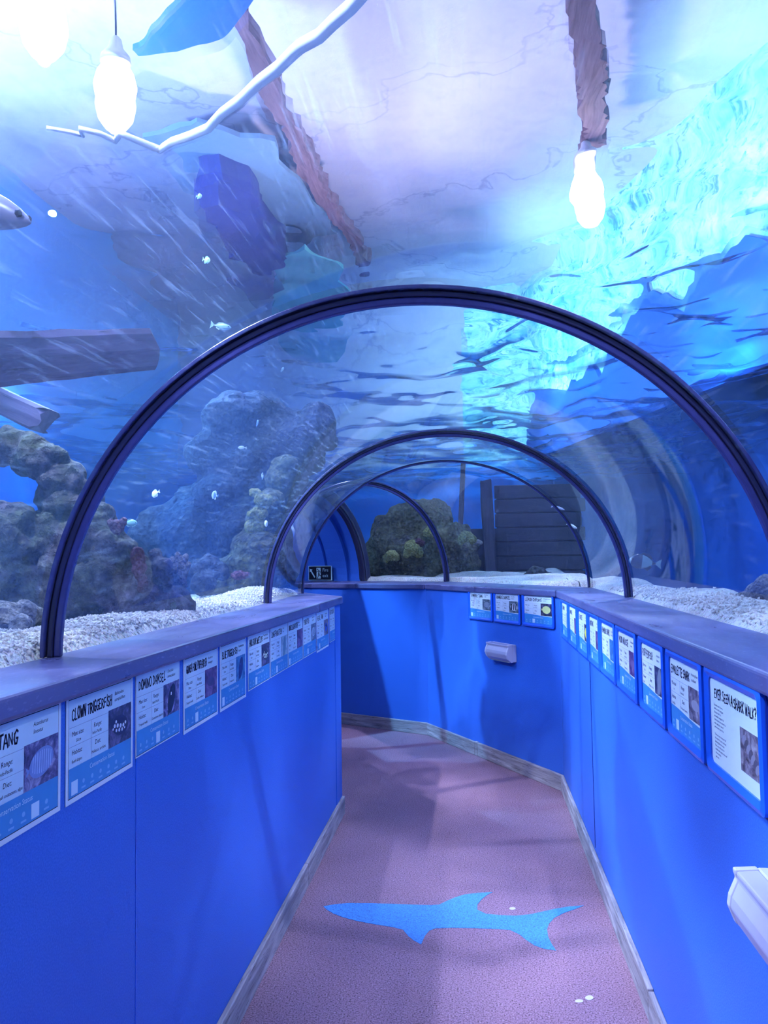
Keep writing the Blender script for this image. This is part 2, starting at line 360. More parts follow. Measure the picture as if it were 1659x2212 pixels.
# portal and opaque end of the tunnel
L5, R5, b5 = RINGS[5]; c5 = (Vector(L5)+Vector(R5))/2
t = thing('portal_ring', 'wide black ring where the glass meets the solid blue end', 'ring', (c5.x,c5.y,LEDGE))
for nm, w, r0, r1, mt, off in (('ring_flange',0.10,-0.004,0.085,M['rib'],-0.03),('ring_lip',0.03,-0.03,-0.004,M['rib'],-0.06)):
    o = arch_bar(L5,R5,b5,S3,w,r0,r1,mt,nm,t,off=off); o.data.transform(Matrix.Translation((-c5.x,-c5.y,-LEDGE)))
def ringS3(d, g, z=LEDGE): return [p+Vector((S3.x*d,S3.y*d,0)) for p in ring(L5,R5,b5,40,g,z)]
mb = MB(); mb.loft([ringS3(0.0,0.0),ringS3(0.14,0.0),ringS3(0.1401,-0.035),ringS3(0.4,-0.035),ringS3(0.4001,-0.06),ringS3(1.5,-0.06)], False, False)
o = mb.build('wall_exit_vault', M['blue'], fix=False); struct(o)
mb = MB(); q = ringS3(1.5,-0.05); mb.add(q, [tuple(range(len(q)))]); struct(mb.build('wall_exit_end', M['blue'], fix=False))

# ------------------------------------------------------------------ lettering
STROKES = {
'A':[[(0,0),(.28,1),(.36,1),(.6,0)],[(.1,.38),(.52,.36)]],'B':[[(.05,0),(.05,1),(.4,.95),(.48,.76),(.32,.55),(.07,.52)],[(.3,.54),(.56,.36),(.5,.08),(.02,0)]],
'C':[[(.56,.84),(.36,1),(.1,.82),(.03,.45),(.14,.1),(.36,0),(.58,.14)]],'D':[[(.06,0),(.06,1),(.36,.9),(.57,.55),(.46,.16),(.02,0)]],
'E':[[(.54,1),(.06,.98),(.06,0),(.56,.02)],[(.06,.52),(.44,.54)]],'F':[[(.54,1),(.06,.97),(.06,0)],[(.06,.5),(.44,.53)]],
'G':[[(.54,.86),(.34,1),(.08,.78),(.03,.4),(.18,.04),(.44,.02),(.56,.4),(.32,.42)]],'H':[[(.05,1),(.05,0)],[(.55,1),(.53,0)],[(.05,.5),(.53,.54)]],
'I':[[(.16,1),(.14,0)]],'J':[[(.5,1),(.48,.2),(.3,0),(.06,.14)]],'K':[[(.06,1),(.05,0)],[(.56,1),(.08,.46),(.58,0)]],'L':[[(.07,1),(.05,0),(.54,.04)]],
'M':[[(.02,0),(.1,1),(.32,.34),(.54,1),(.64,0)]],'N':[[(.05,0),(.06,1),(.52,.02),(.55,1)]],'O':[[(.32,1),(.1,.84),(.03,.42),(.18,.04),(.44,.05),(.57,.46),(.5,.86),(.3,1)]],
'P':[[(.05,0),(.06,1),(.44,.94),(.54,.7),(.38,.46),(.07,.43)]],'Q':[[(.32,1),(.08,.8),(.04,.34),(.28,0),(.56,.36),(.5,.86),(.32,1)],[(.34,.26),(.6,-.08)]],
'R':[[(.05,0),(.06,1),(.44,.93),(.52,.7),(.34,.5),(.08,.46)],[(.26,.48),(.58,0)]],'S':[[(.54,.88),(.34,1),(.1,.86),(.1,.64),(.46,.4),(.5,.14),(.26,0),(.03,.14)]],
'T':[[(0,.96),(.58,1)],[(.3,.98),(.27,0)]],'U':[[(.05,1),(.06,.24),(.24,0),(.46,.12),(.54,1)]],'V':[[(.02,1),(.27,0),(.56,1)]],
'W':[[(0,1),(.16,0),(.34,.7),(.5,.02),(.68,1)]],'X':[[(.03,1),(.55,0)],[(.55,1),(.02,0)]],'Y':[[(.02,1),(.28,.5),(.55,1)],[(.28,.5),(.25,0)]],'Z':[[(.04,.97),(.54,1),(.02,.02),(.56,.03)]],
'?':[[(.08,.82),(.26,1),(.5,.84),(.44,.6),(.26,.46),(.26,.28)],[(.25,.08),(.27,0)]],'!':[[(.2,1),(.16,.28)],[(.14,.08),(.15,0)]]}
def hand_text(mb, s, x0, y0, w, h, z=0.0, mi=0, pen=0.125):
    rnd = random.Random(s); adv = []
    for ch in s: adv.append(0.36 if ch == ' ' else 0.32 if ch in 'I!' else 0.84 if ch in 'MW' else 0.72)
    k = w/sum(adv); k2 = h; x = x0
    for ch, a in zip(s, adv):
        if ch != ' ':
            hh = k2*rnd.uniform(0.86,1.08); dy = rnd.uniform(-0.06,0.06)*h; sh = rnd.uniform(-0.04,0.1)
            for st in STROKES[ch]:
                pts = [Vector((x+p[0]*k+sh*p[1]*k, y0+dy+p[1]*hh, z)) for p in st]; r = pen*h*rnd.uniform(0.85,1.2)
                for p, q in zip(pts, pts[1:]):
                    d = (q-p); 
                    if d.length < 1e-6: continue
                    d.normalize(); nn = Vector((-d.y,d.x,0))*r*0.62; e = d*r*0.45
                    mb.add([p-nn-e,q-nn+e,q+nn+e,p+nn-e],[(0,1,2,3)],mi)
        x += a*k
_txt = {}
def font_mesh(s):
    if s not in _txt:
        c = bpy.data.curves.new('lettering','FONT'); c.body = s; c.size = 1; c.resolution_u = 2; c.align_x = 'LEFT'
        o = bpy.data.objects.new('lettering', c); COL.objects.link(o); dg = bpy.context.evaluated_depsgraph_get(); dg.update()
        me = o.evaluated_get(dg).to_mesh(); _txt[s] = ([v.co.copy() for v in me.vertices],[tuple(p.vertices) for p in me.polygons]); o.evaluated_get(dg).to_mesh_clear()
        bpy.data.objects.remove(o); bpy.data.curves.remove(c)
    return _txt[s]
def font_text(mb, s, x, y, h, z=0.0, mi=0, slant=0.0, maxw=None, center=False):
    vs, fs = font_mesh(s); w = max(v.x for v in vs); k = h/0.7; kx = k if maxw is None else min(k, maxw/w)
    ox = -w*kx/2 if center else 0
    mb.add([(x+ox+v.x*kx+slant*v.y*k, y+v.y*k, z) for v in vs], fs, mi)

# ------------------------------------------------------------------ fish signs
def blob(cx, cy, rx, ry, n=18, rot=0.0, j=0.0, rnd=random):
    return [(cx+math.cos(rot)*rx*c*(1+rnd.uniform(-j,j))-math.sin(rot)*ry*s_, cy+math.sin(rot)*rx*c+math.cos(rot)*ry*s_*(1+rnd.uniform(-j,j))) for c, s_ in [(math.cos(2*PI*i/n),math.sin(2*PI*i/n)) for i in range(n)]]
PH = dict(dark=((0.01,0.012,0.03),(0.05,0.05,0.1),(0.2,0.16,0.3)), reef=((0.02,0.02,0.06),(0.12,0.1,0.22),(0.45,0.4,0.6)), violet=((0.03,0.01,0.06),(0.12,0.05,0.16),(0.3,0.18,0.3)), sea=((0.02,0.1,0.25),(0.05,0.2,0.42),(0.12,0.35,0.55)), brown=((0.05,0.035,0.05),(0.2,0.15,0.19),(0.45,0.38,0.42)), pale=((0.2,0.3,0.36),(0.35,0.48,0.52),(0.5,0.62,0.66)), grey=((0.03,0.05,0.08),(0.12,0.16,0.2),(0.4,0.45,0.48)))
PHM = {}
def photo_mat(k):
    if k not in PHM: PHM[k] = m_photo('printed_photo_'+k, *PH[k])
    return PHM[k]
CM = {}
def cmat(c):
    if c not in CM: CM[c] = plain('printed_ink', c, 0.35, 0.15, 60)
    return CM[c]
def fish_pic(mb, kind, cx, cy, w, h):
    """flat printed fish for the photo: materials 0 body, 1 marks, 2 second marks"""
    z = 0.0002; F = lambda poly, mi, zz: mb.add([(p[0],p[1],zz) for p in poly],[tuple(range(len(poly)))],mi)
    rx, ry = w*0.36, h*0.27
    if kind == 'walk' : 
        for i in range(7): F(blob(cx+w*(-.3+.1*i), cy+h*(.25-.08*i), w*.12, h*.1, 10, 0.6),0 if i%2 else 1,z+1e-5*i)
        return
    if kind == 'plain': 
        F(blob(cx,cy,rx*.8,ry*.6),0,z); return
    rot = {'clown':-0.15,'tang':0.2,'domino':1.1,'up':1.2}.get(kind,0.0)
    F(blob(cx,cy,rx,ry*(1.15 if kind in('tang','chromis','humbug') else 1),20,rot),0,z)
    tx, ty = cx-math.cos(rot)*rx, cy-math.sin(rot)*rx
    if kind in ('tang','chromis','domino','blue','up'): F([(tx+.1*rx,ty),(tx-.3*rx,ty+.45*ry),(tx-.2*rx,ty),(tx-.3*rx,ty-.4*ry)],0,z)
    if kind == 'clown':
        for i, (u, v, r) in enumerate([(-.6,-.05,.2),(-.28,-.1,.22),(.05,-.2,.22),(.36,-.25,.2),(-.42,-.45,.17),(-.1,-.5,.19),(.22,-.55,.18),(.6,-.1,.16),(-.78,-.25,.12),(-.45,.25,.15),(.5,-.5,.12)]):
            F(blob(cx+u*rx*1.1,cy+v*ry*1.25+.15*ry,r*rx*.58,r*ry*1.0,12),1,z+4e-5)
    if kind == 'tang':
        for i in range(9): 
            x = cx-rx*.75+i*rx*.18; hh = ry*math.sqrt(max(0.05,1-((x-cx)/rx)**2)); F([(x,cy-hh*.9),(x+rx*.045,cy-hh*.9),(x+rx*.10,cy+hh*.95),(x+rx*.05,cy+hh*.95)],1,z+4e-5)
    if kind == 'domino': F(blob(cx-.05*rx,cy+.55*ry,rx*.1,ry*.2,10),1,z+4e-5)
    if kind == 'humbug':
        for u in (-.72,-.1,.5): F([(cx+(u-.1)*rx,cy-ry*.95),(cx+(u+.18)*rx,cy-ry*.9),(cx+(u+.34)*rx,cy+ry),(cx+(u+.02)*rx,cy+ry*1.02)],1,z+4e-5)
    if kind in ('stripe',):
        for u in (-.6,-.2,.2,.6): F([(cx+(u-.08)*rx,cy-ry*.7),(cx+(u+.06)*rx,cy-ry*.7),(cx+(u+.1)*rx,cy+ry*.75),(cx+(u-.04)*rx,cy+ry*.75)],1,z+4e-5)
    if kind == 'regal':
        F([(cx-rx*.6,cy+ry*.5),(cx+rx*.2,cy-ry*.1),(cx+rx*.7,cy+ry*.3),(cx+rx*.1,cy+ry*.7)],1,z+4e-5); F([(tx+.15*rx,ty),(tx-.3*rx,ty+.5*ry),(tx-.3*rx,ty-.5*ry)],2,z+5e-5)
def fish_sign(title, latin, label, origin, rotz, W, H, pic, ph, cols, framed, detail=2, group=None, hi=0, margin=0.008):
    """origin: lower left corner as a reader sees it, on the wall; built in local x right, y up, z out of the wall"""
    root = thing('fish_sign', label, 'sign', origin, (PI/2,0,rotz), group); root.rotation_mode = 'XYZ'
    rx0, ry0, rx1, ry1 = 0, 0, W, H
    z0 = 0.0015
    if framed:
        fw = 0.024; mb = MB()
        def rr(x0,y0,x1,y1,r,n=6):
            o = []
            for cx, cy, a in ((x1-r,y1-r,0),(x0+r,y1-r,90),(x0+r,y0+r,180),(x1-r,y0+r,270)):
                o += [(cx+r*math.cos(math.radians(a+90*i/n)), cy+r*math.sin(math.radians(a+90*i/n))) for i in range(n+1)]
            return o
        O, I, I2 = rr(0,0,W,H,0.014), rr(fw,fw,W-fw,H-fw,0.016), rr(fw*.45,fw*.45,W-fw*.45,H-fw*.45,0.015)
        prof = [(O,0.0),(O,0.012),(I2,0.016),(I,0.009),(I,0.0)]
        mb.loft([[ (p[0],p[1],z) for p in r] for r, z in prof], True, False); fo = mb.build('frame', M['frame'], root)
        mb = MB(); mb.loft([[(p[0],p[1],0.0) for p in rr(-.004,-.004,W+.004,H+.004,0.016)],[(p[0],p[1],0.004) for p in rr(-.004,-.004,W+.004,H+.004,0.016)]]); mb.build('backing_panel', M['framedark'], root)
        poly = rr(fw,fw,W-fw,H-fw,0.0155); mb = MB(); mb.loft([[(p[0],p[1],0.004) for p in poly],[(p[0],p[1],0.0052) for p in poly]]); PM, pn_, pm_ = mb, 'paper', M['paper']
        rx0, ry0, rx1, ry1 = fw, fw, W-fw, H-fw; z0 = 0.0053
    else:
        mb = MB(); mb.box((0,0,0.0002),(W,H,0.0014)); mb.build('paper', M['paper'], root)
        m_ = margin; mb = MB()                           # thin black rule round the print
        lw = 0.0018; X0,Y0,X1,Y1 = m_, m_*1.1, W-m_, H-m_
        mb.add([(X0,Y0,z0),(X1,Y0,z0),(X1,Y1,z0),(X0,Y1,z0),(X0+lw*.5,Y0+lw,z0),(X1-lw*.5,Y0+lw,z0),(X1-lw*.5,Y1-lw,z0),(X0+lw*.5,Y1-lw,z0)],[(0,1,5,4),(1,2,6,5),(2,3,7,6),(3,0,4,7)])
        mb.build('border_rule', M['ink'], root, fix=False)
        rx0, ry0, rx1, ry1 = X0+lw, Y0+lw, X1-lw, Y1-lw
        mb = MB(); mb.add([(rx0,ry0,z0),(rx1,ry0,z0),(rx1,ry1,z0),(rx0,ry1,z0)],[(0,1,2,3)]); PM, pn_, pm_ = mb, 'print_ground', M['inner']
    w, h = rx1-rx0, ry1-ry0; z1 = z0+0.0003
    X = lambda u: rx0+u*w; Yv = lambda v: ry0+v*h
    walk = pic == 'walk'
    mb = MB()
    if walk: hand_text(mb, title, X(.1), Yv(.78), w*.86, h*.11, z1)
    else: hand_text(mb, title, X(.04), Yv(.79), w*min(.62,.04*len(title)+.1), h*.115, z1)
    mb.build('title_lettering', M['ink'], root, fix=False)
    px0, px1, py0, py1 = (.62,1.0,.16,.62) if walk else (.6,1.0,.3,.73)
    mb = MB(); mb.add([(X(px0),Yv(py0),z1),(X(px1),Yv(py0),z1),(X(px1),Yv(py1),z1),(X(px0),Yv(py1),z1)],[(0,1,2,3)]); po = mb.build('photo', photo_mat(ph), root, fix=False)
    if pic:
        mb = MB(); fish_pic(mb, pic, X((px0+px1)/2), Yv((py0+py1)/2), w*(px1-px0), h*(py1-py0))
        mb.v = [(a,b,c+z1) for a,b,c in mb.v]; mb.build('fish_picture', [cmat(c) for c in cols], po, fix=False)
    mb = PM
    if walk:
        rows = ['Epaulette sharks live in','shallow corals, seagrass','flats and reefs. To','successfully navigate this','habitat they have evolved to','walk using their paired','pectoral and pelvic fins.','','They can even come out of','the water for up to an hour,','allowing them to move','from one rock pool to','another and explore the reef','when the tide','goes out.']
        for i, s in enumerate(rows):
            if s: font_text(mb, s, X(.08), Yv(.68-.043*i), h*.026, z1, 1, 0, w*.5)
        mb.build(pn_, [pm_,M['ink'],M['line']], root, fix=False); return root
    font_text(mb, latin[0], X(.7), Yv(.88), h*.04, z1, 1, .25, w*.28)
    font_text(mb, latin[1], X(.7), Yv(.81), h*.04, z1, 1, .25, w*.28)
    for s, u, v, hh in (('Max size:',.04,.62,.05),('Range:',.36,.62,.05),('Habitat:',.04,.43,.05),('Diet:',.38,.43,.05)): font_text(mb, s, X(u), Yv(v), h*hh, z1, 1, .12)
    for s, u, v in latin[2]: font_text(mb, s, X(u), Yv(v), h*.034, z1, 1, 0, w*.26)
    for a in ((.0,.712,.6,.716),(.0,.516,.6,.52),(.318,.3,.322,.716)): mb.add([(X(a[0]),Yv(a[1]),z1),(X(a[2]),Yv(a[1]),z1),(X(a[2]),Yv(a[3]),z1),(X(a[0]),Yv(a[3]),z1)],[(0,1,2,3)],2)
    mb.build(pn_, [pm_,M['ink'],M['line']], root, fix=False)
    mb = MB(); n = 14; pts = [(X(i/n), Yv(.3-.0*i)) for i in range(n+1)]
    if framed: pts = [(X(i/n), Yv(.3+.03*math.cos(i/n*PI*1.0))) for i in range(n+1)]
    ed = 0.0
    mb.add([(X(0),Yv(0.0),z1)]+[(X(1),Yv(0.0),z1)]+[(p[0],p[1],z1) for p in reversed(pts)],[tuple(range(n+3))])
    z2 = z1+0.0003
    font_text(mb, 'Conservation Status', X(.5), Yv(.2), h*.052, z2, 1, .12, w*.42, True)
    for i in range(7):
        u = .08+.13*i
        if i == hi: mb.add([(X(u-.045),Yv(.02),z2),(X(u+.045),Yv(.02),z2),(X(u+.045),Yv(.16),z2),(X(u-.045),Yv(.16),z2)],[(0,1,2,3)],1)
        else:
            q = blob(X(u),Yv(.11),w*.018,h*.025,10); mb.add([(a,b,z2) for a,b in q],[tuple(range(10))],2); q = [(X(u-.03),Yv(.035)),(X(u+.03),Yv(.035)),(X(u+.03),Yv(.055)),(X(u-.03),Yv(.055))]; mb.add([(a,b,z2) for a,b in q],[(0,1,2,3)],2)
    mb.build('footer_band', [M['band'],M['icon'],M['faint']], root, fix=False)
    return root
def facts(a,b,c,d): return [(a,.1,.55),(b,.34,.55),(c,.04,.345),(d,.33,.345)]
IP = 'Indo-Pacific'
left = [
 ('CLOWN TANG',('Acanthurus','lineatus',facts('38cm',IP,'Reef slopes','Small crustaceans, algae')),1.205,1.528,'tang','reef',((0.2,0.28,0.55),(0.5,0.6,0.8)),'unframed fish sign cut off by the picture edge, title ending in TANG',5),
 ('CLOWN TRIGGERFISH',('Balistoides','conspicillum',facts('50cm',IP,'Reef slopes','Molluscs, urchins')),1.549,1.866,'clown','dark',((0.02,0.02,0.06),(0.75,0.8,0.85)),'white-bordered sign titled CLOWN TRIGGERFISH with white spotted fish photo',0),
 ('DOMINO DAMSEL',('Dascyllus','trimaculatus',facts('11cm',IP,'Tropical reefs','Crustaceans, plankton')),1.884,2.175,'domino','reef',((0.012,0.012,0.03),(0.85,0.9,0.95)),'sign titled DOMINO DAMSEL with a black fish photo, on the left wall',3),
 ('GUINEA FOWL PUFFERFISH',('Arothron','meleagris',facts('50cm',IP,'Tropical reefs','Corals, molluscs')),2.206,2.512,'plain','violet',((0.07,0.05,0.14),),'white-bordered sign titled GUINEA FOWL PUFFERFISH with dim purple photo',2),
 ('BLUE TRIGGERFISH',('Pseudobalistes','fuscus',facts('55cm',IP,'Tropical reefs','Crustaceans')),2.535,2.832,'domino','sea',((0.02,0.03,0.16),(0.05,0.08,0.3)),'white-bordered sign titled BLUE TRIGGERFISH with deep blue photo',0),
 ('HARLEQUIN SWEETLIPS',('Plectorhinchus','chaetodonoides',facts('72cm',IP,'Reefs','Crustaceans')),2.861,3.17,'clown','dark',((0.04,0.05,0.06),(0.7,0.8,0.6)),'borderless sign titled HARLEQUIN SWEETLIPS with glinting dark photo',2),
 ('LONGFIN BATFISH',('Platax','teira',facts('70cm',IP,'Reefs','Invertebrates')),3.183,3.487,'up','pale',((0.12,0.25,0.32),(0.05,0.1,0.15)),'borderless sign titled LONGFIN BATFISH with pale teal photo',2),
 ('ORBICULAR BATFISH',('Platax','orbicularis',facts('60cm',IP,'Reefs','Algae, plankton')),3.495,3.797,'','violet',(),'sign titled ORBICULAR BATFISH with plain purple photo',0),
 ('PORKFISH',('Anisotremus','virginicus',facts('38cm','Atlantic','Reefs','Crustaceans')),3.81,4.128,'stripe','grey',((0.5,0.6,0.65),(0.06,0.08,0.12)),'short-titled sign with a grey striped fish photo, third from the wall corner',2),
 ('REGAL TANG',('Paracanthurus','hepatus',facts('30cm',IP,'Reefs','Plankton')),4.146,4.49,'regal','brown',((0.02,0.06,0.4),(0.005,0.01,0.06),(0.7,0.55,0.05)),'white-bordered sign titled REGAL TANG with blue and yellow fish photo',1),
 ('RED TOOTH',('Odonus','niger',facts('50cm',IP,'Reefs','Plankton')),4.528,4.815,'','sea',(),'last sign on the left wall before the corner, dark blue photo',9)]
for k, (ti, la, y0, y1, pic, ph, cols, lab, hi) in enumerate(left):
    W = y1-y0; H = 0.218 if k in (1,3,4,9) else 0.205 if k not in (0,) else 0.217
    fish_sign(ti, la, lab, (WL+0.0005, y0, 1.264-H), PI/2, W, H, pic, ph, cols, False, hi=hi, group='laminated fish signs on the left wall', margin=0.009 if k in (0,1,3,4,9) else 0.003)
right = [
 ('EVER SEEN A SHARK WALK?!',None,2.03,0.385,'walk','brown',((0.1,0.08,0.11),(0.28,0.24,0.3)),'framed sign titled EVER SEEN A SHARK WALK?!, nearest on the right'),
 ('EPAULETTE SHARK',('Hemiscyllium','ocellatum',facts('1m','Australia','Reef flats','Crabs and worms')),2.419,0.365,'walk2','brown',((0.4,0.36,0.42),(0.06,0.05,0.08)),'framed sign titled EPAULETTE SHARK with a brown mottled photo'),
 ('PUFFERFISH',('Arothron','hispidus',facts('50cm',IP,'Reefs','Molluscs, corals')),2.808,0.355,'up','dark',((0.25,0.27,0.3),(0.6,0.62,0.62)),'framed sign titled PUFFERFISH with a pale upright fish photo'),
 ('MOON WRASSE',('Thalassoma','lunare',facts('25cm',IP,'Reefs','Invertebrates')),3.238,0.385,'plain','violet',((0.2,0.12,0.24),),'framed sign titled MOON WRASSE with a violet photo'),
 ('BAMBOO SHARK',('Chiloscyllium','punctatum',facts('1m',IP,'Reefs','Crustaceans')),3.645,0.375,'plain','sea',((0.04,0.14,0.36),),'framed sign titled BAMBOO SHARK with a plain blue photo'),
 ('ANTHIAS',('Pseudanthias','squamipinnis',facts('15cm',IP,'Reefs','Plankton')),4.012,0.35,'plain','violet',((0.2,0.1,0.2),),'framed sign titled ANTHIAS with a narrow purple photo, left of the blue one'),
 ('FOXFACE',('Siganus','vulpinus',facts('24cm',IP,'Reefs','Algae')),4.41,0.385,'chromis','dark',((0.75,0.65,0.05),(0.02,0.02,0.02)),'framed sign titled FOXFACE with a bright yellow fish photo'),
 ('WRASSE',('Halichoeres','hortulanus',facts('27cm',IP,'Reefs','Snails')),4.815,0.385,'plain','violet',((0.1,0.06,0.2),),'second framed sign from the right wall corner, short title WRASSE'),
 ('CHROMIS',('Chromis','viridis',facts('8cm',IP,'Reefs','Plankton')),5.205,0.37,'plain','pale',((0.2,0.35,0.4),),'framed sign nearest the inner corner on the right wall, bluish tint')]
for k, (ti, la, yl, W, pic, ph, cols, lab) in enumerate(right):
    if pic == 'walk2': pic = 'plain'
    fish_sign(ti, la, lab, (WR-0.0005, yl, 1.018), -PI/2, W, 0.246, pic if pic else '', ph, cols, True, hi=1, group='framed fish signs on the right wall')
far = [('VAMPIRE TANG',('Acanthurus','tristis',facts('25cm',IP,'Reefs','Algae')),1.168,0.355,'tang','grey',((0.1,0.13,0.2),(0.6,0.65,0.7)),'framed sign on the facing wall with a dark fish photo, farthest from the corner'),
 ('HUMBUG DAMSEL',('Dascyllus','aruanus',facts('10cm',IP,'Reefs','Plankton')),0.795,0.352,'humbug','grey',((0.8,0.82,0.84),(0.01,0.01,0.02)),'framed sign titled HUMBUG DAMSEL with black and white striped fish photo'),
 ('LEMON CHROMIS',('Amblyglyphidodon','aureus',facts('13cm',IP,'Reefs','Plankton')),0.418,0.372,'chromis','dark',((0.7,0.66,0.25),(0.3,0.3,0.1)),'framed sign titled LEMON CHROMIS with a yellow fish photo')]
angF = math.atan2(-S2.y, -S2.x)
for k, (ti, la, dd, W, pic, ph, cols, lab) in enumerate(far):
    p = CORNER_R + S2*dd - nS2*0.0008
    fish_sign(ti, la, lab, (p.x,p.y,1.046), angF, W, 0.24, pic, ph, cols, True, hi=(0,0,2)[k], group='framed fish signs on the facing wall')

# fire exit sign on the blue end wall
pw = Vector((*(FR[5]-nS3*0.092),0)); d = ray(691,1238); nn3 = Vector((*nS3,0)); fc = EYE+d*((pw-EYE).dot(nn3)/d.dot(nn3))
ex = thing('fire_exit_sign','black Fire exit sign with running figure on the blue end wall','sign',fc,(PI/2,0,math.atan2(-S3.y,-S3.x)))
w_, h_ = 0.31, 0.152
mb = MB(); mb.box((-w_/2,-h_/2,-0.012),(w_/2,h_/2,0.0)); mb.build('sign_board', M['signglow'], ex)
mb = MB(); mb.box((-w_/2+.006,-h_/2+.006,-0.004),(w_/2-.006,h_/2-.006,0.0008)); mb.build('sign_face', M['sign'], ex)
for s_, y_ in (('Fire',0.016),('exit',-0.043)): mb = MB(); font_text(mb,s_,0.035,y_,0.036,0.0016); mb.build('lettering', M['signglow'], ex, fix=False)
mb = MB(); mb.box((-.045,-.058,.0009),(.012,.056,.0014)); pn = mb.build('door_panel', M['signglow'], ex)
mb = MB(); P2 = lambda a: mb.add([(p[0],p[1],.0019) for p in a],[tuple(range(len(a)))])
P2(blob(-.026,.040,.007,.009,14)); P2([(-.018,.030),(-.006,.026),(-.008,-.006),(-.020,-.008)])
for a, b, r in (((-.016,.027),(-.034,.018),.0035),((-.034,.018),(-.044,.010),.003),((-.008,.026),(.004,.018),.0035),((.004,.018),(.006,.006),.003),((-.016,-.004),(-.020,-.03),.0048),((-.020,-.03),(-.034,-.056),.004),((-.009,-.004),(-.002,-.026),.0048),((-.002,-.026),(.018,-.028),.004)):
    a, b = Vector((*a,0)), Vector((*b,0)); dd = (b-a).normalized(); nn = Vector((-dd.y,dd.x,0))*r; P2([tuple(a-nn-dd*r*.5),tuple(b-nn+dd*r*.5),tuple(b+nn+dd*r*.5),tuple(a+nn-dd*r*.5)])
mb.build('running_figure', M['sign'], pn, fix=False)
mb = MB(); a, b = Vector((-.068,-.046,0)), Vector((-.118,.022,0)); dd = (b-a).normalized(); nn = Vector((-dd.y,dd.x,0))
mb.add([tuple(Vector(q)+Vector((0,0,.0014))) for q in (a-nn*.008,a+nn*.008,b+nn*.008,b-nn*.008)],[(0,1,2,3)])
mb.add([tuple(Vector(q)+Vector((0,0,.0014))) for q in (b-nn*.024,b+nn*.024,b+dd*.03)],[(0,1,2)]); mb.build('arrow', M['signglow'], ex, fix=False)

# ------------------------------------------------------------------ wall lights
def bulkhead(label, loc, rz, L=0.385, H=0.12, D=0.085):
    t = thing('bulkhead_light', label, 'light', loc, (0,0,rz))   # local x along wall, y into room, z up
    mb = MB(); mb.box((-L/2,0,-H/2),(L/2,0.03,H/2)); bevel(mb.build('housing', M['white'], t), 0.006)
    prof = [(0.028,-H*.48),(0.045,-H*.5),(D*.86,-H*.30),(D,-H*.06),(D*.96,H*.10),(D*.80,H*.34),(D*.84,H*.42),(D*.84,H*.48),(0.028,H*.5)]
    mb = MB(); mb.loft([[(x,p[0],p[1]) for p in prof] for x in [(-L/2+.018)+i*(L-.036)/8 for i in range(9)]]); bevel(mb.build('diffuser', M['diff'], t),0.004)
    for s in (-1,1):
        mb = MB(); x0 = s*L/2; mb.loft([[(x,p[0]*1.02,p[1]*1.03) for p in prof] for x in (x0-s*.018, x0)]); bevel(mb.build('end_cap', M['white'], t),0.003)
    mb = MB(); mb.box((-L/2+.03,0.03,-H/2-.004),(L/2-.03,0.05,-H/2+.004)); mb.build('trim_lip', M['grey'], t)
    return t
pF = CORNER_R + S2*0.665; aF = math.atan2(S2.y,S2.x)
bulkhead('pale bulkhead light under the framed signs on the facing wall', (pF.x,pF.y,0.838), aF, 0.30, 0.125)
bulkhead('white bulkhead light low on the right wall, cut off by the edge', (WR,1.46,0.862), PI/2, 0.40, 0.125)

# ------------------------------------------------------------------ floor markings
def c3(p): return atz(500+p[0]/1.728, 1880+p[1]/1.728, 0)
SH = [(343,135),(390,127),(440,123),(520,124),(600,126),(680,129),(740,131),(775,129),(810,112),(840,100),(870,91),(920,85),(975,82),(955,92),(935,108),(918,128),(918,148),(950,163),(1000,168),(1060,170),(1110,166),(1160,155),(1210,144),(1260,136),(1315,132),(1280,146),(1240,160),(1205,178),(1185,200),(1178,220),(1182,248),(1195,275),(1212,300),(1165,293),(1130,280),(1100,260),(1075,240),(1040,223),(980,219),(900,216),(820,215),(760,217),(738,226),(722,245),(708,277),(680,262),(660,246),(640,222),(600,212),(540,203),(470,190),(420,177),(380,162),(355,147)]
mb = MB(); pts = [c3(p) for p in SH]; c = sum(pts, Vector())/len(pts)
mb.loft([[ (p.x-c.x,p.y-c.y,0.0) for p in pts],[(p.x-c.x,p.y-c.y,0.0012) for p in pts]])
o = mb.build('shark_marking', M['fpaint']); o.location = (c.x,c.y,0.0001); tag(o,'light blue shark silhouette painted across the walkway floor','floor marking')
for (x, y, rx, ry, lab) in ((1273,2156,9,5,'round pale spot on the floor near the right skirting'),(1251,2163,9,3.5,'flat oval pale spot on the floor, left of the round one'),(1107,1963,7,3,'tiny pale spot on the floor above the painted shark tail')):
    p0 = atz(x,y,0); q = [atz(x+rx*math.cos(a),y+ry*math.sin(a),0) for a in [2*PI*i/14 for i in range(14)]]
    mb = MB(); mb.loft([[(p.x-p0.x,p.y-p0.y,0) for p in q],[(p.x-p0.x,p.y-p0.y,0.0015) for p in q]]); o = mb.build('floor_spot', M['chalk']); o.location = (p0.x,p0.y,0.0001); tag(o, lab, 'spot', 'pale spots on the floor')

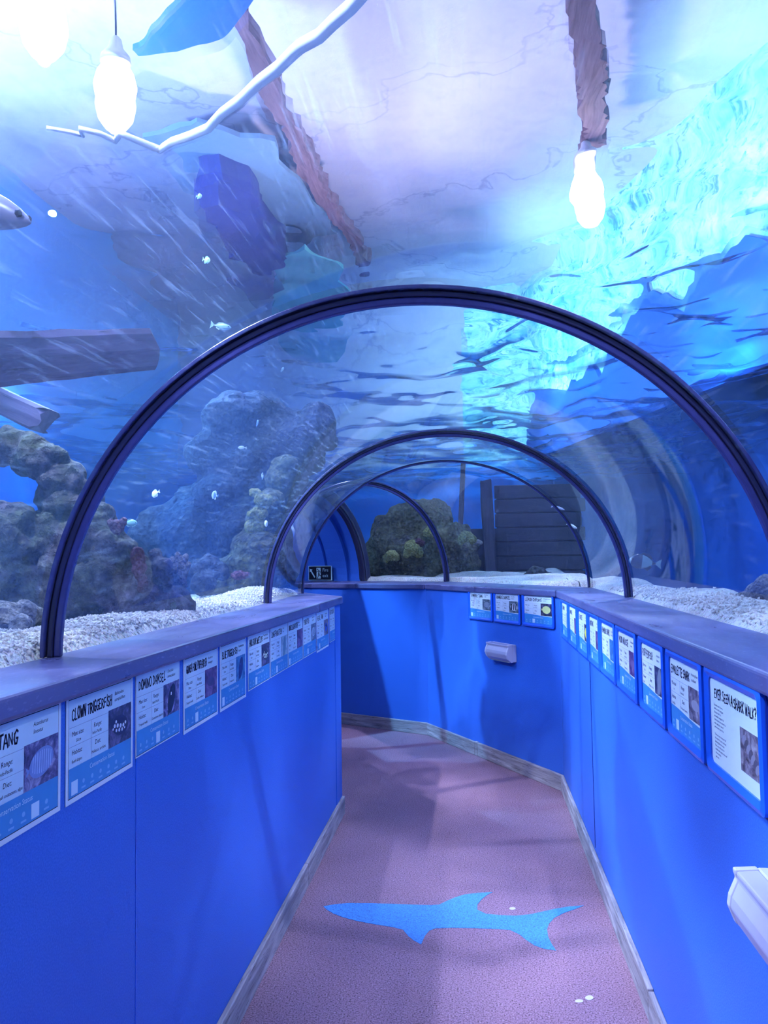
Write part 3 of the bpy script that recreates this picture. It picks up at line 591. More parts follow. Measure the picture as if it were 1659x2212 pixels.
# ------------------------------------------------------------------ tank shell
TX0, TX1, TY0, TY1 = -4.6, 3.1, -2.6, 12.2
def slab(name, lo, hi, mat): mb = MB(); mb.box(lo,hi); return struct(mb.build(name, mat))
HZ = 5.3
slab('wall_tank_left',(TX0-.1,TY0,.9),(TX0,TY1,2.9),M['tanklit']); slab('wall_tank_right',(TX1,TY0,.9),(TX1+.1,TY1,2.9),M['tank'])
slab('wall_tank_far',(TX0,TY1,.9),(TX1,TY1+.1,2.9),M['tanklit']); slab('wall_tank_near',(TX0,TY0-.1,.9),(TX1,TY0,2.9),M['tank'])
def dark_reflection_band(a, b):                       # added dark shape, ragged on top, for the dark mirrored water under the cyan
    a, b = Vector(a), Vector(b); d = b-a; L = d.length; n = 90; top = []
    for i in range(n+1):
        x = L*i/n; top.append((x, 4.0-0.45*(x/L)**2+0.34*noise.noise(Vector((x*0.9,2.2,0)))+0.16*noise.noise(Vector((x*3.1,5.5,0)))+0.07*noise.noise(Vector((x*9,1.5,0)))))
    mb = MB(); y0, y1 = 0.004, 0.05
    vs = [(x,y,z) for x, zt in top for y, z in ((y0,2.95),(y1,2.95),(y1,zt),(y0,zt))]
    fs = [(4*i+k,4*i+(k+1)%4,4*i+4+(k+1)%4,4*i+4+k) for i in range(n) for k in range(4)]+[(3,2,1,0),tuple(4*n+k for k in range(4))]
    mb.add(vs,fs); o = mb.build('wall_right_dark_reflection', M['tank']); o.location = (a.x,a.y,0); o.rotation_euler = (0,0,math.atan2(d.y,d.x)); return struct(o)
slab('wall_left_upper',(TX0-.1,TY0,2.9),(TX0,TY1,HZ),M['hallblue']); wallseg('wall_right_upper',(3.0,TY0),(3.0,3.4),2.95,HZ,0.1,-1,M['hallcyan']); wallseg('wall_right_slant',(3.0,3.4),(0.9,TY1),3.3,HZ,0.1,-1,M['hallcyan']); dark_reflection_band((3.0,3.4),(0.9,TY1))
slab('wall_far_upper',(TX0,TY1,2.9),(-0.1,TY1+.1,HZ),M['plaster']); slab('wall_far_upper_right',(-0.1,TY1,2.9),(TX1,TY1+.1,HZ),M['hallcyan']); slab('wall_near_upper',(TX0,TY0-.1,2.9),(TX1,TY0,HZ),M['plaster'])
slab('ceiling',(TX0-.1,TY0-.1,HZ),(TX1+.1,TY1+.1,HZ+.1),M['plaster'])
# water surface with real ripples
def wave(x, y):
    k = 0.45+0.55*min(1,max(0,(x+0.2)/1.2))            # livelier on the side of the pump, calm over the middle
    w_ = noise.noise(Vector((x*0.8,y*0.7,9.0)))
    return 0.06*noise.noise(Vector((x*1.2+w_,y*1.0,0.3))) + k*(0.075*noise.noise(Vector((x*2.6+w_,y*2.1+w_,1.3)))+0.024*noise.noise(Vector((x*6.5+y*1.5,y*5.0,4.3)))+0.003*noise.noise(Vector((x*14,y*11,7.3))))
def grid_axis(a, b, c, fine, coarse):                  # cell edges, fine near c
    o = [a]
    while o[-1] < b: o.append(o[-1]+max(fine, coarse*min(1,abs(o[-1]-c)/6)))
    return o[:-1]+[b]
XS, YS = grid_axis(TX0+.004,TX1-.004,0,0.024,0.06), grid_axis(TY0+.004,TY1-.004,2.2,0.022,0.075)
mb = MB(); nx, ny = len(XS)-1, len(YS)-1
vs = [(x, y, WATER_Z+wave(x,y)) for y in YS for x in XS]
mb.add(vs,[(j*(nx+1)+i,j*(nx+1)+i+1,(j+1)*(nx+1)+i+1,(j+1)*(nx+1)+i) for j in range(ny) for i in range(nx)])
o = mb.build('water_surface', M['surf'], smooth=True, fix=False); stuff(o,'rippled water surface over the tunnel seen from below','water'); 
# body of water
VOLUME = True
if VOLUME:
    t = NT('blue_tank_water'); va = t.n('ShaderNodeVolumeAbsorption'); va.inputs['Color'].default_value = (0.28,0.72,1.0,1); va.inputs['Density'].default_value = 0.2
    vsn = t.n('ShaderNodeVolumeScatter'); vsn.inputs['Color'].default_value = (0.35,0.65,1.0,1); vsn.inputs['Density'].default_value = 0.032; vsn.inputs['Anisotropy'].default_value = 0.5
    ad = t.n('ShaderNodeAddShader'); t.l(va.outputs[0],ad.inputs[0]); t.l(vsn.outputs[0],ad.inputs[1]); t.l(ad.outputs[0], t.out.inputs['Volume'])
    e = 0.004; z0, z1 = LEDGE+0.004, WATER_Z-0.13
    rs = [ring(r[0],r[1],r[2],32,0.012,z0) for r in RINGS] + [[p+Vector((S3.x*1.6,S3.y*1.6,0)) for p in ring(L5,R5,b5,32,0.012,z0)]]
    bm = bmesh.new(); R_ = [[bm.verts.new(p) for p in r] for r in rs]
    cs = [(TX0+e,TY0+e),(TX1-e,TY0+e),(TX1-e,TY1-e),(TX0+e,TY1-e)]; lo = [bm.verts.new((x,y,z0)) for x,y in cs]; hi = [bm.verts.new((x,y,z1)) for x,y in cs]
    for i in range(4): bm.faces.new((lo[i],lo[(i+1)%4],hi[(i+1)%4],hi[i]))
    bm.faces.new(hi); n = len(R_[0])
    for k in range(len(R_)-1):
        for i in range(n-1): bm.faces.new((R_[k][i],R_[k][i+1],R_[k+1][i+1],R_[k+1][i]))
    bm.faces.new(R_[0]); bm.faces.new(R_[-1])
    loop = [r[0] for r in R_]+[r[-1] for r in reversed(R_)]; ed = []
    for lp in (lo, loop):
        for p, q in zip(lp, lp[1:]+lp[:1]): ed.append(bm.edges.get((p,q)) or bm.edges.new((p,q)))
    bmesh.ops.triangle_fill(bm, use_beauty=True, edges=ed); bmesh.ops.recalc_face_normals(bm, faces=bm.faces[:])
    assert all(len(x.link_faces) == 2 for x in bm.edges)
    me = bpy.data.meshes.new('tank_water'); bm.to_mesh(me); bm.free(); me.materials.append(t.m)
    o = link('tank_water', me); stuff(o,'clear blue water filling the tank around the tunnel','water')

# ------------------------------------------------------------------ sand and gravel
LINE_L = [FL[0],FL[1],FL[2],FL[3],FL[4],FL[5],FL[5]+S3*1.7]; LINE_R = [FR[0],FR[1],FR[2],FR[3],FR[4],FR[5],FR[5]+S3*1.7]
POLY = LINE_L + LINE_R[::-1]
def inside(x, y):
    r = False; n = len(POLY)
    for i in range(n):
        a, b = POLY[i], POLY[i-1]
        if (a.y > y) != (b.y > y) and x < (b.x-a.x)*(y-a.y)/(b.y-a.y)+a.x: r = not r
    return r
def edge_dist(x, y, line):
    p = Vector((x,y)); m = 9
    for a, b in zip(line, line[1:]):
        ab = b-a; t_ = max(0,min(1,(p-a).dot(ab)/ab.length_squared)); m = min(m,(a+ab*t_-p).length)
    return m
def sand_z(x, y, left):
    d = edge_dist(x,y,LINE_L if left else LINE_R)
    if inside(x,y): return LEDGE-0.03
    n = noise.fractal(Vector((x*1.3,y*1.3,2.0)),1.0,2.0,4)*0.05 + noise.fractal(Vector((x*9,y*9,5.0)),1.0,2.0,3)*0.008
    if left: base = LEDGE+0.014+0.042*math.exp(-((d-0.2)/0.17)**2)-0.2*max(0,d-0.45)*(0.75+0.35*math.sin(y*2.1+0.5))-0.02*d
    else: base = LEDGE+0.016+0.034*math.exp(-((d-0.22)/0.16)**2)-0.55*max(0,d-0.4)
    if not left and y > 5.7:
        u = max(0,min(1,(x-0.95)/0.5)); u = u*u*(3-2*u); base = (LEDGE+0.035+0.01*d)*(1-u)+(base if d < 0.5 else 0.97)*u
    near = max(0,1-d/0.05)**1.5; z = base + n*(0.25+0.75*min(1,d*2)); z = max(z, LEDGE+0.008) if d < 0.4 else max(z, (1.212 if left else 0.96)+0.3*n); return z*(1-near)+(LEDGE-0.03)*near
def sand(name, label, x0, x1, y0, y1, left, keep, res):
    mb = MB(); nx, ny = int((x1-x0)/res), int((y1-y0)/res); idx = {}; 
    line = LINE_L if left else LINE_R
    def vert(i,j):
        if (i,j) not in idx:
            x, y = x0+(x1-x0)*i/nx, y0+(y1-y0)*j/ny
            idx[i,j] = len(mb.v); mb.v.append((x,y,sand_z(x,y,left)))
        return idx[i,j]
    for j in range(ny):
        for i in range(nx):
            x, y = x0+(x1-x0)*(i+.5)/nx, y0+(y1-y0)*(j+.5)/ny
            if not keep(x,y) or (inside(x,y) and edge_dist(x,y,line) > res*1.2): continue
            mb.f.append((vert(i,j),vert(i+1,j),vert(i+1,j+1),vert(i,j+1))); mb.m.append(0)
    o = mb.build(name, M['sand'], smooth=True); return stuff(o, label, 'sand')
sand('sand','white coral sand banked against the glass on the left', -2.4,-0.9,0.6,6.4, True, lambda x,y: x < -0.9 and not (y>6.2 and x>-1.5), 0.018)
sand('sand','open sand bed on the far left of the tank behind the rocks', TX0+.01,-2.4,0.6,9.0, True, lambda x,y: True, 0.08)
sand('sand','pale drifted sand bank outside the glass on the right', 0.78,TX1-.01,0.8,7.0, False, lambda x,y: x > 0.1, 0.025)
sand('sand','flat pale sand beyond the bend, below the coral mound and hull', -1.6,TX1-.01,5.5,TY1-.01, False, lambda x,y: not (y < 7.0 and x > 0.78) and (x > -0.6 or y > 7.2), 0.03)
mb = MB(); q_ = 0.12
for j in range(int((TY1-TY0)/q_)):
    for i in range(int((TX1-TX0)/q_)):
        x, y = TX0+q_*(i+.5), TY0+q_*(j+.5)
        if not inside(x,y) and min(edge_dist(x,y,LINE_L),edge_dist(x,y,LINE_R)) > 0.14: zf = 1.2 if x < 0 else 0.93; mb.add([(x-q_/2,y-q_/2,zf),(x+q_/2,y-q_/2,zf),(x+q_/2,y+q_/2,zf),(x-q_/2,y+q_/2,zf)],[(0,1,2,3)])
struct(mb.build('floor_tank', M['tank']))
# loose coral gravel heaped along the left glass
ico = None
def ico_verts(sub):
    bm = bmesh.new(); bmesh.ops.create_icosphere(bm, subdivisions=sub, radius=1); v = [x.co.copy() for x in bm.verts]; f = [tuple(y.index for y in x.verts) for x in bm.faces]; bm.free(); return v, f
IV, IF = ico_verts(1)
def gravel(name, label, n, pick, smin, smax, mat):
    mb = MB()
    for _ in range(n):
        x, y, left = pick()
        if inside(x,y): continue
        z = sand_z(x,y,left); s = random.uniform(smin,smax)
        R = Euler((random.uniform(0,6),random.uniform(0,6),random.uniform(0,6))).to_matrix() @ Matrix.Diagonal((s*random.uniform(.7,1.6),s*random.uniform(.6,1.1),s*random.uniform(.5,1)))
        mb.add([R@(v*random.uniform(.85,1.15))+Vector((x,y,z+s*.2)) for v in IV], IF)
    return stuff(mb.build(name, mat, fix=False), label, 'gravel')
grv = NT('white_coral_gravel'); v_ = grv.coords(); cc = grv.mixc(grv.voro(v_, 60, out='Distance'), (0.8,0.77,0.74), (0.36,0.3,0.27)); gravm = grv.done(grv.bsdf(cc, 0.9, 0.2))
def pickL():
    y = random.uniform(1.2,5.2); e = onL(y); return e.x-0.025-abs(random.gauss(0,0.22)), y, True
gravel('coral_gravel','loose white coral gravel heaped along the left glass', 8500, pickL, 0.0028, 0.0075, gravm)
def pickR():
    y = random.uniform(1.6,5.3); e = onR(y); return e.x+0.03+abs(random.gauss(0,0.12)), y, False
gravel('coral_gravel','scattered pinkish gravel along the right glass', 1600, pickR, 0.004, 0.009, gravm)

# ------------------------------------------------------------------ rocks and corals
SV3 = ico_verts(3)
def rock(name, label, cat, blobs, mat, voxel, amp, fs, seed=0.0, parent=None, knob=0.0, knob_s=9.0):
    mb = MB()
    for b in blobs:
        P, r = b[0], b[1]; sq = b[2] if len(b) > 2 else (1,1,1)
        mb.add([P+Vector((v.x*r*sq[0],v.y*r*sq[1],v.z*r*sq[2])) for v in SV3[0]], SV3[1])
    o = mb.build('tmp_rock', mat); md = o.modifiers.new('r','REMESH'); md.mode = 'VOXEL'; md.voxel_size = voxel
    dg = bpy.context.evaluated_depsgraph_get(); dg.update(); me = bpy.data.meshes.new_from_object(o.evaluated_get(dg)); old = o.data
    bpy.data.objects.remove(o); bpy.data.meshes.remove(old)
    nrm = [v.normal.copy() for v in me.vertices]; off = Vector((seed,seed*1.7,seed*0.6))
    for v, nn in zip(me.vertices, nrm):
        p = v.co*fs+off
        d = noise.fractal(p,0.9,2.1,5)*amp
        if knob:
            q = noise.voronoi(v.co*knob_s+off)[0][0]; d += knob*(0.55-min(q,1.0))
        v.co = v.co+nn*d
    me.polygons.foreach_set('use_smooth',[True]*len(me.polygons)); me.materials.clear(); me.materials.append(mat)
    o = link(name, me, parent); rebase(o); 
    if label: tag(o, label, cat)
    return o
def B(x, y, Y, rpx, sq=(1,1,1), dy=0.0): return (at(x,y,Y)+Vector((0,dy,0)), rpx*Y/FPX, sq)
# near left rock arch
R0 = 3.05
arch = [B(-60,975,R0,60),(at(15,968,R0),0.085),B(60,985,R0,48),B(105,1000,R0,44),B(135,1040,R0,46),B(150,1085,R0,52),B(110,1075,R0,38),B(175,1095,R0+.05,48),B(205,1130,R0,50),B(230,1175,R0,50),
        B(265,1205,R0,46),B(295,1235,R0,42),B(180,1180,R0,70),B(130,1170,R0,70),B(90,1180,R0,60),B(220,1260,R0,85),B(150,1270,R0,95),B(80,1280,R0,90),B(0,1170,R0-.1,95),B(45,1160,R0-.05,62),B(-10,1270,R0-.1,110),B(-110,1170,R0-.2,110),
        B(300,1300,R0,60),B(345,1290,R0+.05,42),B(380,1315,R0+.1,40),B(250,1320,R0,60),B(330,1255,R0+.05,26),B(-130,1010,R0-.1,60)]
rock('reef_rock','big encrusted rock with an arched hole on the left of the tank','rock',arch,M['rock'],0.0135,0.055,3.4,1.0,None,0.034,13)
tc = thing('tube_coral','pink stubby tube coral on the shoulder of the big left rock','coral',at(252,1150,R0-.08))
for i,(x,y,r) in enumerate(((236,1122,9),(252,1124,10),(270,1120,9),(262,1134,10),(243,1136,9))):
    p = at(x,y,R0-.1); b_ = tc.location; mb = MB(); rr = r*R0/FPX
    mb.tube([b_+(p-b_)*k_-b_ for k_ in (0.0,.4,.75,1.0)], lambda u, rr=rr: rr*(0.8+.35*u) if u < .99 else rr*.6, 12); mb.build('tube', M['pink'], tc, smooth=True)
rock('knob_coral','rust red lumpy coral head low on the big left rock','coral',[B(298,1205,R0-.12,17,(1,1,1.5)),B(300,1230,R0-.12,15,(1,1,1.5)),B(308,1260,R0-.1,13,(1,1,1.6))],M['red'],0.008,0.008,14,4.0,None,0.012,30)
rock('coral_boulder','grey crusted boulder between red coral and finger coral','coral',[B(335,1200,R0+.02,17),B(350,1222,R0,20),B(330,1235,R0,18),B(345,1260,R0,24)],M['rock'],0.01,0.015,8,7.0,None,0.012,22)
fc_ = thing('finger_coral','pale finger coral with rounded tips right of the red coral','coral',at(390,1260,R0+.15)); b_ = fc_.location
for i,(x,y,r) in enumerate(((372,1206,7),(384,1196,7),(392,1204,7),(402,1200,7),(378,1222,8),(396,1222,8),(408,1216,6),(388,1236,9))):
    p = at(x,y,R0+.12); q = at(386+(i-3.5)*3,1268,R0+.16); rr = r*R0/FPX
    mb = MB(); mb.tube([q-b_, q.lerp(p,.5)-b_+Vector((.004*(i%3-1),0,0)), q.lerp(p,.85)-b_, p-b_, p+Vector((0,0,rr*.7))-b_], lambda u, rr=rr: rr*(1.1 if u < .5 else 1.0 if u < .9 else .35), 10); mb.build('finger', M['pale'], fc_, smooth=True)
rock('coral_boulder','low stubbly coral base at the foot of the finger coral','coral',[B(385,1290,R0+.1,26),B(405,1310,R0+.1,18),B(365,1310,R0+.05,22)],M['rock'],0.011,0.014,9,9.0,None,0.012,24)
rock('reef_rock','white crusted rubble at the bottom left beside the near rib','rock',[B(10,1330,2.35,34),B(60,1325,2.4,32),B(40,1352,2.3,28),B(-40,1345,2.3,50),B(88,1330,2.45,22)],M['pale'],0.011,0.02,9,11.0,None,0.016,24)
# mid reef left of the tunnel bend
R1 = 5.0
reef = [B(560,1120,R1,38),B(580,1085,R1,36),B(572,1185,R1,45),B(555,1232,R1,55),B(530,1240,R1,55),B(500,1250,R1,50),B(540,1180,R1,40),B(585,1125,R1+.05,36),B(470,1265,R1-.1,40),B(600,1040,R1+.2,34),B(620,1010,R1+.2,30)]
rock('reef_rock','mossy reef column rising behind the left ledge near the second rib','rock',reef,M['rock2'],0.02,0.06,2.8,15.0,None,0.03,9)
rock('plate_coral','yellow-green plated coral on the reef column','coral',[B(552,1064,R1-.28,17,(1.1,1,.6)),B(566,1080,R1-.3,20,(1,1,.8)),B(556,1110,R1-.3,19,(1.2,1,.7)),B(562,1135,R1-.3,15,(1,1,.7)),B(545,1140,R1-.28,13)],M['yellow'],0.012,0.022,9,17.0,None,0.018,20)
rock('shelf_coral','flat shelf coral jutting from the reef column above its foot','coral',[B(566,1178,R1-.38,24,(1.15,1,.42)),B(580,1174,R1-.38,16,(1,1,.4))],M['rock2'],0.009,0.007,12,19.0)
rock('knob_coral','small dark red coral with a white rim near the second rib foot','coral',[B(515,1243,R1-.35,14,(1.3,1,.75)),B(530,1243,R1-.35,11,(1.2,1,.8))],M['red'],0.009,0.008,16,21.0,None,0.012,28)
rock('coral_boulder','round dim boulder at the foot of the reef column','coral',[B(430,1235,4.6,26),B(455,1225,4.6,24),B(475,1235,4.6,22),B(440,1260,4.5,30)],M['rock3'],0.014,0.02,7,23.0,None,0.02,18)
# back reef on the left
R3 = 5.75
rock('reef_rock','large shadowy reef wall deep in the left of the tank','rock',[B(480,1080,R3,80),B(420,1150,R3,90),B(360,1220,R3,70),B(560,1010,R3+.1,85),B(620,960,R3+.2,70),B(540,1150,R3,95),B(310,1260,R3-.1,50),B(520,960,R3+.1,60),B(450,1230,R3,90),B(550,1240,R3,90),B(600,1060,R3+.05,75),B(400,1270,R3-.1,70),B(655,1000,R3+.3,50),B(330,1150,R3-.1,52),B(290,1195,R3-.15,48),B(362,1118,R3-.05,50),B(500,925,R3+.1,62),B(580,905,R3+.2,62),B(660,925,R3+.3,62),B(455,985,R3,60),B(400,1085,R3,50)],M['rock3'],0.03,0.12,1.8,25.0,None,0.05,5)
# coral mound beyond the bend
R2 = 9.0
mound = [B(900,1200,R2,85),B(850,1190,R2,62),B(820,1215,R2,52),B(960,1190,R2,62),B(985,1170,R2,38),B(905,1130,R2,52),B(870,1125,R2,40),B(940,1125,R2,40),B(1000,1190,R2,30),B(840,1150,R2,38),B(915,1105,R2,26),B(800,1230,R2,40),B(980,1225,R2,55)]
rock('coral_mound','broad green-brown coral mound seen through the far glass','coral',mound,M['rock2'],0.022,0.07,3.6,31.0,None,0.05,9)
for x,y,r,lab,m_ in ((925,1148,12,'bright yellow-green coral tuft right of the rib on the mound','yellow'),(1008,1160,15,'yellow coral head on the right shoulder of the coral mound','yellow'),(890,1185,18,'yellow coral clump low in the middle of the coral mound','yellow'),(845,1200,14,'yellow-green clump low on the left of the coral mound','yellow'),(905,1172,8,'small brown-red coral in the middle of the mound','red')):
    rock('coral_tuft',lab,'coral',[B(x,y,R2-.48,r),B(x+r*.7,y+r*.4,R2-.46,r*.7),B(x-r*.6,y+r*.5,R2-.46,r*.6)],M[m_],0.014,0.03,7,x*.1,None,0.025,16)
rock('coral_tuft','small pale coral lump at the right end of the mound','coral',[B(1030,1173,R2-.1,10,(1.5,1,.7))],M['pale'],0.012,0.01,9,3.3)
rock('coral_boulder','low stone half buried in sand before the wooden hull','rock',[B(1160,1238,8.3,18,(1.4,1,.8)),B(1185,1246,8.3,14,(1.3,1,.7)),B(1142,1246,8.3,13,(1.3,1,.7))],M['rock'],0.016,0.03,6,35.0,None,0.02,12)
rock('reef_rock','dim hazy boulder on the sand at the far right','rock',[B(1660,1290,3.3,52),B(1605,1312,3.35,34)],M['pale'],0.02,0.04,4,37.0)
# ------------------------------------------------------------------ timbers
def beam_between(mb, a, b, w, h, n=14, jag=0.0, mi=0, wob=0.0):
    a, b = Vector(a), Vector(b); t_ = (b-a).normalized(); s_ = t_.cross(Vector((0,0,1))).normalized(); u_ = s_.cross(t_)
    sec = [(-.5,-.42),(-.42,-.5),(0,-.5),(.42,-.5),(.5,-.4),(.5,-.2),(.52,0),(.5,.2),(.5,.36),(.4,.5),(0,.5),(-.4,.5),(-.5,.38),(-.5,.2),(-.52,0),(-.5,-.2)]; rs = []
    for i in range(n+1):
        u = i/n; p = a.lerp(b,u); k = 1+wob*noise.noise(p*6); r = []
        for j, q in enumerate(sec):
            e = t_*(jag*noise.noise(Vector((q[1]*5.3+2.2,3.1,q[0]*0.8)))*2 if i == n else 0)
            r.append(p+s_*q[0]*w*k+u_*q[1]*h*k*(1+wob*.6*noise.noise(p*3+Vector((j,0,0))))+e)
        rs.append(r)
    mb.loft(rs, mi=mi)
def timber(name, label, a, b, w, h, mat, jag=0.0, wob=0.1, cat='timber'):
    a, b = Vector(a), Vector(b); mb = MB(); d = (b-a); ln = d.length; beam_between(mb,(0,0,0),(ln,0,0),w,h,18,jag,0,wob)
    o = mb.build(name, mat); o.location = a; o.rotation_euler = d.to_track_quat('X','Z').to_euler(); return tag(o,label,cat)
timber('driftwood_log','thick sunken timber with a broken end jutting in from the left',at(-420,805,1.75),at(296,757,3.1),0.17,0.165,M['log'],0.022,0.10)
timber('driftwood_log','shorter dark timber slanting under the big log onto the rock',at(-160,790,3.3),at(92,908,3.3),0.12,0.11,M['log'],0.03,0.08)
hp = at(1050,1250,9.6)
h = thing('sunken_hull','dark wooden hull wall with plank rows and an upright post','shipwreck',(hp.x,hp.y,LEDGE-0.1))
for i in range(7):
    mb = MB(); x0 = -0.35 if i < 4 else 0.12; mb.box((x0,0.0,0.17*i),(1.15+.04*math.sin(i*3),0.06,0.17*i+0.155)); bevel(mb.build('plank', M['hull'], h),0.008)
mb = MB(); mb.box((-0.3,0.062,0),(1.13,0.09,0.64)); mb.box((0.14,0.062,0.64),(1.13,0.09,1.15)); mb.build('gap_blocker', M['hull'], h)  # added backing, blocks the bright wall behind so the plank gaps stay dark
mb = MB(); beam_between(mb,(0.06,-0.07,0),(0.02,-0.07,1.22),0.19,0.14,12,0.02,0,0.12); mb.build('post', M['hullz'], h)
mb = MB(); beam_between(mb,(-0.33,-0.02,0),(-0.24,-0.02,1.45),0.06,0.06,10,0.02,0,0.1); mb.build('pole', M['hullz'], h)

# ------------------------------------------------------------------ hall above the water
def wavy(pts, k=4):
    out = []
    for a, b in zip(pts, pts[1:]): out += [a.lerp(b,i/k) for i in range(k)]
    return out+[pts[-1]]
def roof_beam(label, pix, z, w, h_):
    P = [above(x,y,z) for x,y in pix]; P[0] = P[0]+(P[0]-P[1]).normalized()*1.2
    c = P[0].copy(); mb = MB(); pts = wavy(P,14); rs = []
    for i, p in enumerate(pts):
        t_ = (pts[min(i+1,len(pts)-1)]-pts[max(i-1,0)]).normalized(); s_ = t_.cross(Vector((0,0,1))).normalized()
        k1, k2 = (1+0.5*noise.noise(Vector((i*0.35,q,z*3+w*50)))+0.75*noise.noise(Vector((i*1.37,q+3,w*90))) for q in (0.5,7.5)); rs.append([p+s_*a*w*(k1 if a < 0 else k2)+Vector((0,0,b*h_))-c for a,b in ((-.5,0),(.5,0),(.5,1),(-.5,1))])
    mb.loft(rs); o = mb.build('roof_beam', M['timber']); o.location = c; return tag(o,label,'beam')
roof_beam('long brown roof beam above the water running to the tunnel bend',[(520,20),(590,200),(640,310),(700,420),(750,500),(790,590)],4.75,0.125,0.12)
roof_beam('short brown roof beam above the water beside the right lamp',[(1262,-30),(1268,90),(1285,210),(1290,300),(1280,350)],4.75,0.17,0.12)
def patch(name, label, cat, pix, z, mat, th=0.04):  # added flat shapes standing in for reflections and colour patches over the water
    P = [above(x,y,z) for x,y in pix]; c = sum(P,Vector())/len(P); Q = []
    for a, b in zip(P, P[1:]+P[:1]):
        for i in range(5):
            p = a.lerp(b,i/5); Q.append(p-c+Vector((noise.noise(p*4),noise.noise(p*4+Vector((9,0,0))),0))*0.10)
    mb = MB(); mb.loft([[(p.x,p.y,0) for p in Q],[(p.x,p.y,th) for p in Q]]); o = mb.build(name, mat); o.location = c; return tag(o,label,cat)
M['bluepatch'] = m_tank('blue_patch_colour', (0.02,0.1,0.6), (0.05,0.2,0.8)); M['blotch'] = m_tank('dark_reflection_colour', (0.02,0.025,0.16), (0.05,0.06,0.26)); M['teal'] = m_tank('green_reflection_colour', (0.1,0.34,0.4), (0.2,0.52,0.5)); M['teal2'] = m_tank('teal_patch_colour', (0.1,0.2,0.32), (0.2,0.29,0.44))
patch('colour_sheet','bright blue tarpaulin added for a colour patch between the top left lamps and the hose','sheet',[(270,92),(330,60),(400,15),(420,-30),(560,-30),(540,30),(480,62),(440,88),(380,108),(300,112)],4.5,M['bluepatch'])
patch('dark_reflection','dark rounded duct added for a dark reflection above the water left of the long roof beam','blotch',[(425,415),(480,395),(540,425),(570,495),(610,575),(560,612),(500,560),(450,480)],4.6,M['blotch'],0.3)
patch('colour_sheet','green-tinged tarpaulin added for a green reflection where the long beam meets the near rib','sheet',[(600,570),(660,540),(735,590),(770,650),(700,745),(620,700),(585,630)],4.6,M['teal'])
patch('colour_sheet','faded teal tarpaulin added for a colour patch left of the long roof beam, above the dark duct','sheet',[(330,300),(430,270),(590,300),(660,400),(735,520),(660,535),(600,520),(545,415),(470,390),(400,370)],4.9,M['teal2'])
hz = WATER_Z+0.12
HP = [(100,283),(150,292),(180,300),(172,285),(215,295),(250,312),(258,295),(300,312),(345,330),(372,312),(410,300),(450,283),(480,250),(520,220),(560,180),(600,150),(635,115),(650,102),(690,80),(720,50),(760,15),(800,-30)]
P = [atz(x,y,hz) for x,y in HP]; c = P[0].copy(); mb = MB(); mb.tube([p-c for p in wavy(P,3)], lambda u: 0.006+0.012*min(1,u*1.3), 8)
o = mb.build('air_hose', M['hose'], smooth=True); o.location = c; tag(o,'wavy white hose lying across the water surface at upper left','hose')
def hall_lamp(label, p, r=0.16, drop=None):
    t = thing('hall_lamp', label, 'lamp', p)
    mb = MB(); mb.lathe([(0.02,0.34),(0.035,0.32),(0.045,0.26),(r*.55,0.20),(r*.6,0.15),(r*.5,0.15),(0.03,0.2)],24); mb.build('lamp_shade', M['white'], t, smooth=True)
    mb = MB(); mb.lathe([(0.002,-.19),(r*.4,-0.17),(r*.66,-.11),(r*.78,-.02),(r*.7,.07),(r*.5,.14),(0.03,.17)],20); mb.build('bulb', M['bulb'], t, smooth=True)
    mb = MB(); mb.lathe([(0.006,0.34),(0.006,HZ-p.z)],8); mb.build('cord', M['lampbody'], t)
    return t
LP = [(above(95,20,4.4),'hall lamp glaring through the water at the top left corner'),(above(250,185,4.4),'hall lamp glaring through the water below the corner lamp'),(above(1273,400,4.4),'hall lamp glaring through the water on the right of the beam')]
for p, lab in LP: hall_lamp(lab, p)

# ------------------------------------------------------------------ fish
def fish(label, p, L, head, tall=0.45, wide=0.16, cols=((0.6,0.66,0.7),(0.4,0.45,0.5)), pitch=0.0, stripes=None, group=None, name='reef_fish', snout=False):
    """head: direction angle in the ground plane"""
    t = thing(name, label, 'fish', p, (0,-pitch,head), group)
    prof = [(-.42,.10),(-.36,.12),(-.25,.3),(-.1,.72),(.08,.98),(.22,1.0),(.34,.82),(.43,.5),(.48,.24),(.5,.06)]
    if snout: prof = prof[:4]+[(.0,1.0),(.15,.95),(.28,.78),(.38,.55),(.46,.28),(.5,.07)]
    rs = [[(u*L, wide*L*.5*k*math.cos(a)*(0.55 if u < -.3 else 1), tall*L*.5*k*math.sin(a)) for a in [2*PI*i/14 for i in range(14)]] for u, k in prof]
    mb = MB(); mb.loft(rs)
    if stripes:
        mb.m = [1 if (int((sum(mb.v[i][0] for i in f)/len(f)/L+.5)*9)%2) else 0 for f in mb.f]
    mb.build('body', [cmat(cols[0]), cmat(cols[1])], t, smooth=True)
    th = 0.012*L
    def fin(nm, poly, mi): m2 = MB(); m2.loft([[(x*L,-th,z*L) for x,z in poly],[(x*L,th,z*L) for x,z in poly]]); m2.build(nm, cmat(cols[mi]), t)
    fin('tail_fin',[(-.38,.04),(-.55,.17),(-.52,0),(-.55,-.17),(-.38,-.04)],0)
    fin('dorsal_fin',[(.2,tall*.44),(.05,tall*.62),(-.15,tall*.55),(-.28,tall*.2),(-.1,tall*.3)],1)
    fin('anal_fin',[(.0,-tall*.44),(-.12,-tall*.58),(-.26,-tall*.3),(-.2,-tall*.2)],1)
    for s in (-1,1):
        mb = MB(); mb.add([Vector(((.43 if snout else .38)*L,s*wide*L*.5*(.4 if snout else .62),tall*L*.1))+v*L*.028 for v in IV], IF); mb.build('eye', M['eye'], t)
    return t
silver = ((0.62,0.7,0.74),(0.4,0.5,0.58)); aqua = ((0.3,0.62,0.72),(0.25,0.5,0.65))
